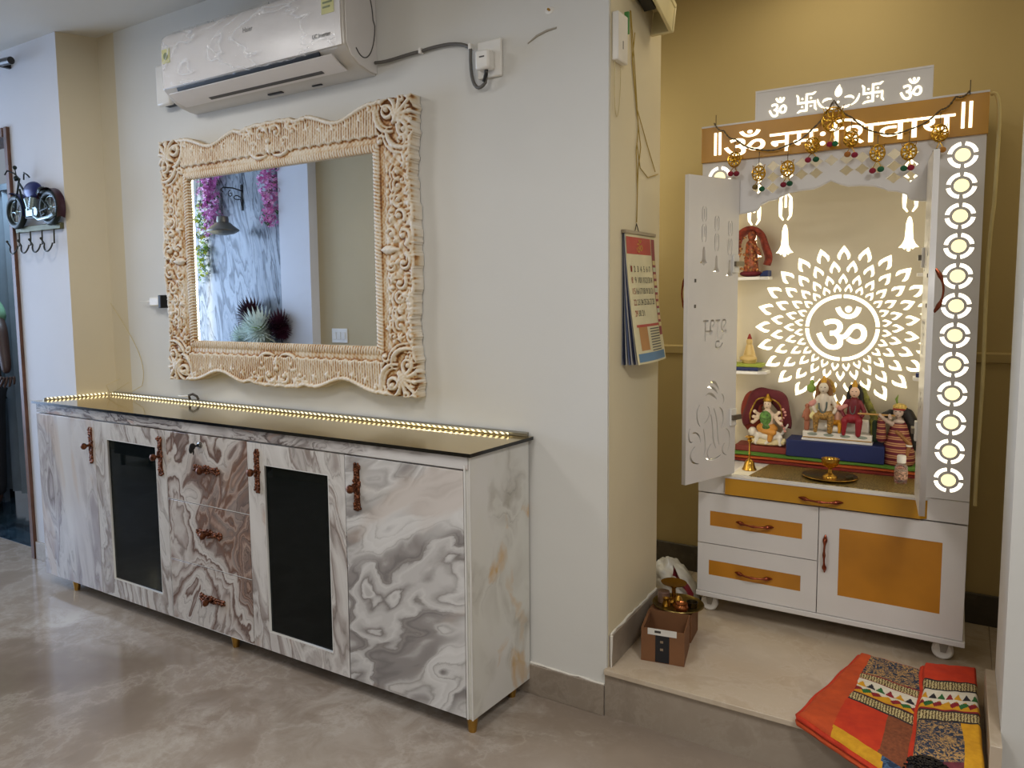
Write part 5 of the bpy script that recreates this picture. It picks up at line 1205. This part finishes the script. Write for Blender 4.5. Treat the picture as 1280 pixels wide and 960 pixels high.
part('bead_garland', b, simple('amber_beads', '#b5763c', .4, var=.5, vscale=120), uf)
blob('seat_cushion', [P('s', (x, y, z0+.014), (.045, .035, .014))], simple('maroon_cushion', '#6e1f2a', .8), uf, .003)
bk = solo('blue_cloth_block', 'small dark blue cloth wedge beside the draped idol on the upper shelf', 'cloth', B().prism([(-.676, 1.491), (-.642, 1.491), (-.642, 1.516), (-.662, 1.512)], 3.30, 3.37, 'xz'), simple('navy_cloth', '#232f5e', .8), (-.66, 3.33, 1.491), bevel=.003)
sf = thing('small_gold_idol', 'small pale gold idol with a red top on books on the lower left shelf', 'statue', (-.712, 3.33, 1.138))
x, z0 = -.714, 1.137
blob('figure', [P('c', (x, y, z0+.012), (x, y, z0+.065), .030, .016), P('s', (x, y-.004, z0+.088), (.013, .013, .015)), P('s', (x, y-.018, z0+.02), (.036, .018, .014))], simple('pale_gold_paint', '#cdb071', .4, .2), sf, .003)
blob('red_crown', [P('c', (x, y-.002, z0+.10), (x, y-.002, z0+.118), .010, .004)], simple('red_band', '#8e2418', .6), sf, .0025)
solo('prayer_book', 'thin dark blue book lying on the lower left shelf', 'book', B().box(-.775, -.672, 3.295, 3.375, 1.109, 1.122), simple('navy_card', '#15245c', .55), (-.72, 3.33, 1.109), bevel=.001)
solo('prayer_book', 'yellow-green cloth-covered book on top of the dark blue one', 'book', B().box(-.780, -.660, 3.300, 3.375, 1.1225, 1.1365), simple('yellow_green_cloth', '#9aa540', .8), (-.72, 3.33, 1.1225), bevel=.002)
solo('blue_booklet', 'dark blue booklet on the lower right shelf', 'book', B().box(-.125, -.03, 3.30, 3.375, 1.109, 1.124), simple('navy_card', '#15245c', .55), (-.08, 3.33, 1.109), bevel=.001)
# brass on the deck
M_BRASS = simple('brass', '#b98d3a', .25, .95, var=.12)
M_OBRASS = simple('aged_brass', '#7c6a3a', .3, .9, var=.3, vscale=25)
pt_ = thing('brass_plate', 'round brass plate on the glitter mat in the shrine', 'plate', (-.377, 3.12, ZD+.003))
part('dish', B().lathe([(0, 0), (.070, 0), (.092, .009), (.094, .0095), (.0925, .0115), (.070, .003), (0, .003)], (-.377, 3.122, ZD+.0035), 48), M_BRASS, pt_)
part('offering', B().tube([(-.325, 3.13, .745), (-.305, 3.15, .75)], .004, 6), simple('wick_dark', '#3d3420', .8), pt_)
cp = thing('brass_goblet', 'footed brass lamp cup standing on the round plate', 'cup', (-.377, 3.125, ZD+.007))
part('cup', B().lathe([(0, .0), (.026, 0), (.024, .006), (.008, .016), (.006, .030), (.012, .036), (.026, .046), (.030, .058), (.031, .070), (.028, .070), (.026, .058), (.010, .044), (0, .043)], (-.377, 3.128, ZD+.007), 32), M_BRASS, cp)
be = thing('brass_hand_bell', 'brass hand bell with tall handle standing on the white napkin', 'bell', (-.660, 3.12, ZD+.002))
part('bell_body', B().lathe([(0, 0), (.026, 0), (.027, .003), (.023, .010), (.0195, .022), (.017, .033), (.010, .040), (.004, .044), (0, .044)], (-.660, 3.12, ZD+.0022), 32), M_BRASS, be)
part('handle', B().lathe([(.004, .042), (.0032, .060), (.005, .064), (.0032, .070), (.0032, .105), (.006, .110), (.010, .118), (.006, .124), (.003, .128)], (-.660, 3.12, ZD+.0022), 16), M_BRASS, be)
part('finial', B().lathe([(0, .126), (.016, .128), (.018, .132), (.010, .136), (0, .138)], (-.660, 3.12, ZD+.0022), 20), M_BRASS, be)
bo = thing('small_bottle', 'small clear plastic bottle with a white cap at the right of the deck', 'bottle', (-.153, 3.17, ZD+.003))
a = N('clear_plastic'); a.base((.93, .93, .9, 1)); a.set(rough=.08, trans=.9, ior=1.35); M_CPL = a.m
part('bottle_body', B().lathe([(0, 0), (.019, 0), (.021, .004), (.021, .056), (.017, .066), (.012, .070), (.012, .076), (0, .076)], (-.153, 3.172, ZD+.0032), 28), M_CPL, bo)
part('label', B().lathe([(.0215, .016), (.0215, .045)], (-.153, 3.172, ZD+.0032), 28), simple('pinkish_label', '#c9a08a', .6, var=.5, vscale=150), bo)
part('cap', B().lathe([(0, .074), (.0145, .074), (.0145, .098), (.012, .101), (0, .101)], (-.153, 3.172, ZD+.0032), 24), M_WPL, bo)

# ------------------------------------------------------------------ on the step: boxes, plate, bag
M_CARD = simple('brown_cardboard', '#7b5232', .75, var=.08)
def carton(x0, y0, x1, y1, skew, h, name, label, extra=None):
    """open-topped box with a slight turn"""
    t = thing(name, label, 'box', ((x0+x1)/2, (y0+y1)/2, ZS)); w_ = .003
    c, s = math.cos(skew), math.sin(skew); ox, oy = x0, y0
    R2 = lambda p: (ox+p[0]*c-p[1]*s, oy+p[0]*s+p[1]*c); W_, D_ = x1-x0, y1-y0
    def wall(a_, b_, z0, z1): return B().prism([R2(q) for q in ((a_[0], a_[1]), (b_[0], a_[1]), (b_[0], b_[1]), (a_[0], b_[1]))], z0, z1, 'xy')
    part('bottom', wall((0, 0), (W_, D_), ZS+.0005, ZS+.004), M_CARD, t)
    for a_, b_ in (((0, 0), (W_, w_)), ((0, D_-w_), (W_, D_)), ((0, w_), (w_, D_-w_)), ((W_-w_, w_), (W_, D_-w_))): part('side', wall(a_, b_, ZS+.004, ZS+h), M_CARD, t)
    return t, wall, W_, D_
bx, wall, W_, D_ = carton(-.872, 2.500, -.728, 2.665, .18, .118, 'cardboard_carton', 'open brown cardboard carton with a white sticker at the front of the step')
part('sticker', wall((.022, -.0012), (.118, .0), ZS+.098, ZS+.120), simple('sticker_white', '#dcd9d2', .6), bx, label='white paper sticker')
part('sticker_print', wall((.045, -.0018), (.066, -.0012), ZS+.106, ZS+.114), INK, bx)
part('black_panel', wall((.048, -.0012), (.094, 0), ZS+.003, ZS+.098), simple('black_print', '#14161c', .5), bx, label='black printed panel')
for z in (.045, .072): part('panel_mark', wall((.064, -.0018), (.074, -.0012), ZS+z, ZS+z+.008), simple('tan_print', '#8d7a63', .5), bx)
part('flap', wall((.004, .006), (.008, .150), ZS+.085, ZS+.118), M_CARD, bx)
b2 = thing('cardboard_box', 'closed brown cardboard box behind the open carton with a brass plate on top', 'box', (-.835, 2.76, ZS))
b = B(); b.prism([(-.912, 2.700), (-.762, 2.716), (-.772, 2.840), (-.922, 2.824)], ZS, ZS+.105, 'xy'); part('body', b, M_CARD, b2, .002)
ZP = ZS+.106
pl2 = thing('brass_thali', 'wide tarnished brass plate resting on the closed cardboard box', 'plate', (-.822, 2.765, ZP))
part('dish', B().lathe([(0, 0), (.070, 0), (.090, .012), (.093, .0125), (.091, .015), (.069, .003), (0, .003)], (-.826, 2.768, ZP), 48), M_OBRASS, pl2)
def vessel(name, label, c, prof, mat=M_BRASS, cat='lamp'):
    t = thing(name, label, cat, c); part('bowl', B().lathe(prof, c, 28), mat, t); return t
vessel('standing_oil_lamp', 'tall brass oil lamp with a wide saucer top on the tarnished plate', (-.852, 2.800, ZP+.004), [(0, 0), (.026, 0), (.022, .008), (.008, .016), (.007, .050), (.014, .056), (.018, .062), (.045, .070), (.047, .073), (.018, .068), (0, .067)])
vessel('copper_pot', 'small round copper pot at the front of the tarnished plate', (-.800, 2.722, ZP+.004), [(0, 0), (.018, 0), (.024, .010), (.025, .018), (.020, .026), (.023, .030), (.020, .030), (.016, .024), (0, .012)], simple('copper_pot', '#a4633a', .25, .95), 'pot')
vessel('brass_bell_cup', 'little brass bell-shaped cup at the left of the tarnished plate', (-.862, 2.742, ZP+.004), [(0, 0), (.015, 0), (.013, .012), (.010, .022), (.013, .030), (.011, .030), (0, .018)], M_BRASS, 'cup')
vessel('brass_dhoop_cone', 'brass cone-shaped incense cup in the middle of the tarnished plate', (-.824, 2.765, ZP+.004), [(0, 0), (.022, 0), (.020, .010), (.012, .030), (.006, .040), (0, .042)], M_BRASS, 'cup')
vessel('dark_metal_cup', 'dark metal cup at the right of the tarnished plate', (-.778, 2.780, ZP+.004), [(0, 0), (.017, 0), (.021, .020), (.018, .020), (.014, .004), (0, .004)], simple('dark_bronze', '#3f331f', .35, .8), 'cup')
vessel('silver_tin', 'small silver and red tin behind the brass bell cup', (-.882, 2.775, ZP+.004), [(0, 0), (.022, 0), (.022, .040), (.020, .042), (0, .042)], simple('silver_red_tin', '#9a8078', .3, .7), 'tin')
# plastic bag
bg = thing('plastic_bag', 'crumpled white and red plastic bag in the corner behind the cardboard boxes', 'bag', (-.90, 3.1, ZS))
def bag(u, v):
    a_, e = 2*PI*u, PI*v; q = Vector((math.cos(a_)*math.sin(e), math.sin(a_)*math.sin(e), math.cos(e)))
    n_ = 1+.16*mnoise.noise(q*2.4+Vector((3, 1, 2)))+.10*mnoise.noise(q*6)+.04*abs(mnoise.noise(q*14)); x, y_, z = q*n_
    return (-.940+.098*x-.025*z, 3.12+.085*y_, max(ZS+.001, ZS+.068+.088*z-.055*x*(x > 0)))
b = B(); b.grid(bag, 60, 36); bmesh.ops.remove_doubles(b.b, verts=b.b.verts, dist=1e-5); part('bag_skin', b, simple('white_polythene', '#d8d5cc', .3, spec=.6), bg, smooth=50)
b = B(); b.grid(lambda u, v: (lerp(-.925, -.848, u)+.0, 3.018+.02*u+.012*math.sin(u*5+v*3), ZS+.018+lerp(.105, .01, u)*1+.045*v*(1-u*.3)+.006*math.sin(u*11)), 16, 8); part('red_print', b, simple('dark_red_plastic', '#7d2430', .35), bg, smooth=60, label='dark red printed fold')

# ------------------------------------------------------------------ folded embroidered cloths on the step
def sr(name, cols, rough=.85, sc=60):
    a = N(name); v = a.coords(); n_ = a.noise(v, sc, 3, .6); a.base(a.ramp(n_.outputs[0], cols)); a.set(rough=rough); a.bump(a.noise(v, 300, 2).outputs[0], .3, .002); return a.m
C_OR = sr('orange_cotton', [(.3, '#b3431a'), (.7, '#cc5120')], sc=20); C_RE = sr('red_orange_cotton', [(.3, '#b92d12'), (.7, '#d03c17')], sc=20)
a = N('navy_paisley_brocade'); v = a.coords(); nn = a.noise(v, 75, 2, .5, 1.4); a.base(a.ramp(nn.outputs[0], [(.0, '#1c2738'), (.48, '#263248'), (.52, '#c39a5c'), (.58, '#b78f55'), (.61, '#2a364d'), (1, '#38475f')])); a.set(rough=.8); C_NP = a.m
a = N('braid_border'); v = a.coords(); w1 = a.n('TexWave'); w1.inputs['Scale'].default_value = 42; w1.inputs['Distortion'].default_value = 5; w1.inputs['Detail Scale'].default_value = 3; a.l(v, w1.inputs['Vector']); a.base(a.ramp(w1.outputs[1], [(0, '#3d2a1c'), (.3, '#6f5a33'), (.55, '#a99458'), (.8, '#c7b98a')])); a.set(rough=.8); C_BR = a.m
C_WH = sr('cream_embroidery_ground', [(.3, '#d9d0bb'), (.7, '#e6dfcf')]); C_YE = sr('mustard_stitch', [(.3, '#c98f14'), (.7, '#dca21c')]); C_DR = sr('crimson_stitch', [(.3, '#7a1220'), (.7, '#941a28')]); C_GR = sr('green_stitch', [(.3, '#1f5a2b'), (.7, '#2d7038')]); C_BK = sr('black_stitch', [(.3, '#1c1a1c'), (.7, '#2b2430')])
C_RU = sr('rust_weave', [(.3, '#6f3a22'), (.7, '#93512f')], sc=120); C_BL = sr('blue_print', [(.42, '#22344f'), (.5, '#4c6d8f'), (.58, '#22344f')], sc=50); C_MA = sr('maroon_silk', [(.3, '#5e2530'), (.7, '#7d3440')])
CM = [C_OR, C_RE, C_NP, C_BR, C_WH, C_YE, C_DR, C_GR, C_BK, C_RU, C_BL, C_MA]
def band(u, v, sx_):
    """motif of the embroidered strip; v 0..1 across it, sx_ = repeats"""
    k = u*sx_; i = int(k); f = k-i; t = abs(f*2-1)
    if v < .14 or v > .93: return 4 if v < .14 else 6
    if v < .45: return ([5, 8, 7, 6][i % 4] if (v-.14)/.31 > t else 4)
    g = (v-.45)/.48; s = (f+g*.7) % 1
    if abs(g-.5) < .30*(1-abs(2*s-1))+.06: return [6, 7, 6, 5][(i+int(f+g*.7)) % 4] if g > .25 else 5
    return 5 if g > .55 else 4
def lay_l(u, v):
    ub = .20+.10*v
    if u < ub: return 0
    if v > .965: return 5 if u < .72 else 10
    w_ = (u-ub)/(1-ub)
    if v < .03: return 1
    if v < .26: return 2
    if v < .35: return 3 if v > .275 and v < .34 else 6
    if v < .53: return band(w_, (v-.35)/.18, 7)
    if v < .63: return 3 if v > .54 and v < .615 else 8
    if v > .93: return 10 if u > .7 else 5
    return 1 if w_ < .56-.1*(v-.63) else 9
def lay_r(u, v):
    if v < .20: return 1
    if v < .31: return 3 if v > .215 and v < .295 else 8
    if v < .50: return band(u, (v-.31)/.19, 7)
    if v < .60: return 3 if v > .51 and v < .585 else 8
    if u > .70+.1*(v-.6): return 5
    if v > .93: return 9
    return 2 if v < .88 else (11 if u > .45 else 8)
def slab(name, label, TL, TR, BR, BL, z0, th, layf, seed, mats=CM):
    t = thing(name, label, 'cloth', ((TL[0]+BR[0])/2, (TL[1]+BR[1])/2, z0)); NU, NV = 110, 150; b = B()
    def P_(u, v, top=True):
        x = lerp(lerp(TL[0], TR[0], u), lerp(BL[0], BR[0], u), v); y_ = lerp(lerp(TL[1], TR[1], u), lerp(BL[1], BR[1], u), v)
        e = min(u, 1-u)*.30; g = min(v, 1-v)*.6; d_ = min(e, g); r = .018
        h = th*(math.sqrt(max(0, 1-(1-min(1, d_/r))**2))*.5+.5) if top else th*(.5-.5*math.sqrt(max(0, 1-(1-min(1, d_/r))**2)))
        wv_ = .004*mnoise.noise(Vector((x*9, y_*9, seed)))+.0015*mnoise.noise(Vector((x*40, y_*40, seed)))
        wx = .006*mnoise.noise(Vector((v*5, u*2, seed+5)))
        sag = -.45*max(0, 2.352-y_)**1.35
        return (x+wx, y_+.006*mnoise.noise(Vector((u*6, v*2, seed+9))), z0+h+(wv_ if top else 0)+sag)
    g = b.grid(lambda u, v: P_(u, v), NU, NV)
    b.b.faces.ensure_lookup_table()
    for i in range(NU):
        for j in range(NV): b.b.faces[i*NV+j].material_index = layf((i+.5)/NU, (j+.5)/NV)
    b.mi = 0; b.grid(lambda u, v: P_(u, v, False), 40, 50)
    part('quilted_face', b, mats, t, smooth=60)
    # visible fold edges along the near and left sides
    for k in range(2):
        zz = z0+th*(.32+.3*k); pts = [Vector(P_(0, v, True)) for v in np.linspace(.02, .98, 30)]+[Vector(P_(u, 1, True)) for u in np.linspace(.02, .98, 24)]
        b = B(); b.tube([(p_.x, p_.y, p_.z-th*.5+th*(.30+.36*k)-.002) for p_ in pts], th*.17, 6); part('fold_edge', b, [C_OR, C_RE][k], t, smooth=60)
    return t
slab('embroidered_quilt', 'folded orange quilt with a mirror-work band spread over the left of the step edge', (-.235, 2.860), (-.040, 2.835), (-.035, 2.175), (-.352, 2.345), ZS, .046, lay_l, 1.)
slab('embroidered_quilt', 'thicker red folded quilt with a yellow corner against the right wall of the step', (-.052, 2.862), (.088, 2.905), (.099, 2.235), (-.062, 2.160), ZS+.001, .062, lay_r, 4.)
b = B(); rr = random.Random(6)
for k in range(420):
    x, y_ = rr.gauss(-.022, .024), rr.gauss(2.205, .026); r = math.hypot((x+.022)/.055, (y_-2.205)/.06)
    if r > 1: continue
    b.sphere((x, y_, .213+.034*math.sqrt(1-r*r)-.05*max(0, 2.22-y_)), rr.uniform(.0025, .0042), 6, 4)
pu = thing('sequin_bundle', 'bundle of shiny black sequinned fabric at the near end of the red quilt', 'fabric', (-.02, 2.2, .21))
o = part('sequins', b, simple('black_sequins', '#17151b', .12, .6, spec=.8), pu); o['kind'] = 'stuff'
blob('fabric_core', [P('s', (-.022, 2.205, .220), (.050, .055, .026))], simple('black_fabric', '#141218', .6), pu, .005)
blob('magenta_fabric', [P('c', (.0, 2.165, .212), (.04, 2.15, .206), .018, .016)], simple('magenta_silk', '#7a2f4c', .5), pu, .004)

# ------------------------------------------------------------------ person just inside the far doorway
pe = thing('person', 'person in a green short-sleeved shirt beyond the left doorway, only the hanging arm showing', 'person', (-5.44, 2.50, 0))
px_, py_ = -5.44, 2.535
def sv(name, joints, edges, mat, root=0, sub=2):
    me = bpy.data.meshes.new(name); me.from_pydata([tuple(Vector(j[0])-wloc(pe)) for j in joints], edges, [])
    o = bpy.data.objects.new(name, me); COL.objects.link(o); o.parent = pe; me.materials.append(mat)
    bm_ = bmesh.new(); bm_.from_mesh(me); ly = bm_.verts.layers.skin.verify()
    for v_, j in zip(bm_.verts, joints): v_[ly].radius = (j[1], j[2] if len(j) > 2 else j[1])
    bm_.verts.ensure_lookup_table(); bm_.verts[root][ly].use_root = True; bm_.to_mesh(me); bm_.free()
    md = o.modifiers.new('skin', 'SKIN'); md.use_smooth_shade = True
    s_ = o.modifiers.new('sub', 'SUBSURF'); s_.levels = sub; s_.render_levels = sub; return o
SKIN = simple('brown_skin', '#452f26', .5)
AX, AY = -4.935, 2.44   # hanging arm on the side of the doorway
J = [((px_, py_, .93), .13, .10), ((px_, py_, 1.12), .13, .095), ((px_, py_, 1.30), .155, .10), ((px_, py_, 1.42), .10, .07), ((px_, py_, 1.50), .052), ((px_, py_-.01, 1.60), .078, .092), ((px_, py_-.01, 1.70), .070, .088),
     ((px_+.17, py_, 1.42), .055), ((-4.99, 2.46, 1.26), .043), ((-4.895, 2.43, 1.04), .034), ((-4.875, 2.42, .99), .024), ((px_-.17, py_, 1.37), .055), ((px_-.25, py_, 1.12), .042), ((px_-.26, py_-.06, .90), .028),
     ((px_+.09, py_, .85), .085), ((px_+.10, py_, .48), .062), ((px_+.10, py_, .10), .042), ((px_+.10, py_-.12, .045), .038, .03), ((px_-.09, py_, .85), .085), ((px_-.10, py_, .48), .062), ((px_-.10, py_, .10), .042), ((px_-.10, py_-.12, .045), .038, .03)]
E_ = [(0, 1), (1, 2), (2, 3), (3, 4), (4, 5), (5, 6), (2, 7), (7, 8), (8, 9), (9, 10), (2, 11), (11, 12), (12, 13), (0, 14), (14, 15), (15, 16), (16, 17), (0, 18), (18, 19), (19, 20), (20, 21)]
sv('body', J, E_, SKIN)
for k in range(5):
    a0 = (-.5+.25*k); L = [.05, .068, .074, .068, .055][k]; o_ = Vector((-4.87, 2.42, .975)); d_ = Vector((.30+.12*math.sin(a0), -.35*math.cos(a0)+.5*a0, -.9)).normalized()
    if k == 0: d_ = Vector((.75, -.5, -.35)).normalized()
    p0 = o_+Vector((.012*(k-2)*.3, .017*(k-2), 0)); sv('finger', [(p0, .011), (p0+d_*L*.5, .0095), (p0+(d_+Vector((-.25, 0, -.1))).normalized()*L, .008)], [(0, 1), (1, 2)], SKIN, sub=1)
sv('shirt', [((px_, py_, .90), .155, .125), ((px_, py_, 1.12), .15, .115), ((px_, py_, 1.30), .172, .118), ((px_, py_, 1.43), .11, .085), ((px_+.175, py_, 1.43), .074), ((-5.035, 2.47, 1.315), .066), ((px_-.175, py_, 1.38), .074), ((px_-.22, py_, 1.24), .066)], [(0, 1), (1, 2), (2, 3), (2, 4), (4, 5), (2, 6), (6, 7)], simple('pale_green_shirt', '#7fae8c', .8))
sv('trousers', [((px_, py_, .95), .15, .12), ((px_+.09, py_, .82), .10), ((px_+.10, py_, .48), .080), ((px_+.10, py_, .12), .065), ((px_-.09, py_, .82), .10), ((px_-.10, py_, .48), .080), ((px_-.10, py_, .12), .065)], [(0, 1), (1, 2), (2, 3), (0, 4), (4, 5), (5, 6)], simple('dark_trousers', '#1f2126', .8))
b = B(); b.sphere((px_, py_+.012, 1.69), (.088, .10, .085), 18, 12); part('hair', b, HR, pe)
blob('nose', [P('c', (px_, py_-.095, 1.655), (px_, py_-.112, 1.625), .008, .013)], SKIN, pe, .004)
for s in (-1, 1):
    part('eye', B().sphere((px_+s*.032, py_-.088, 1.655), (.014, .008, .007), 10, 7), WM, pe); part('ear', B().sphere((px_+s*.083, py_, 1.635), (.010, .02, .03), 10, 7), SKIN, pe)
part('mouth', B().sphere((px_, py_-.092, 1.585), (.024, .008, .006), 10, 7), simple('lips', '#6e3a33', .5), pe)
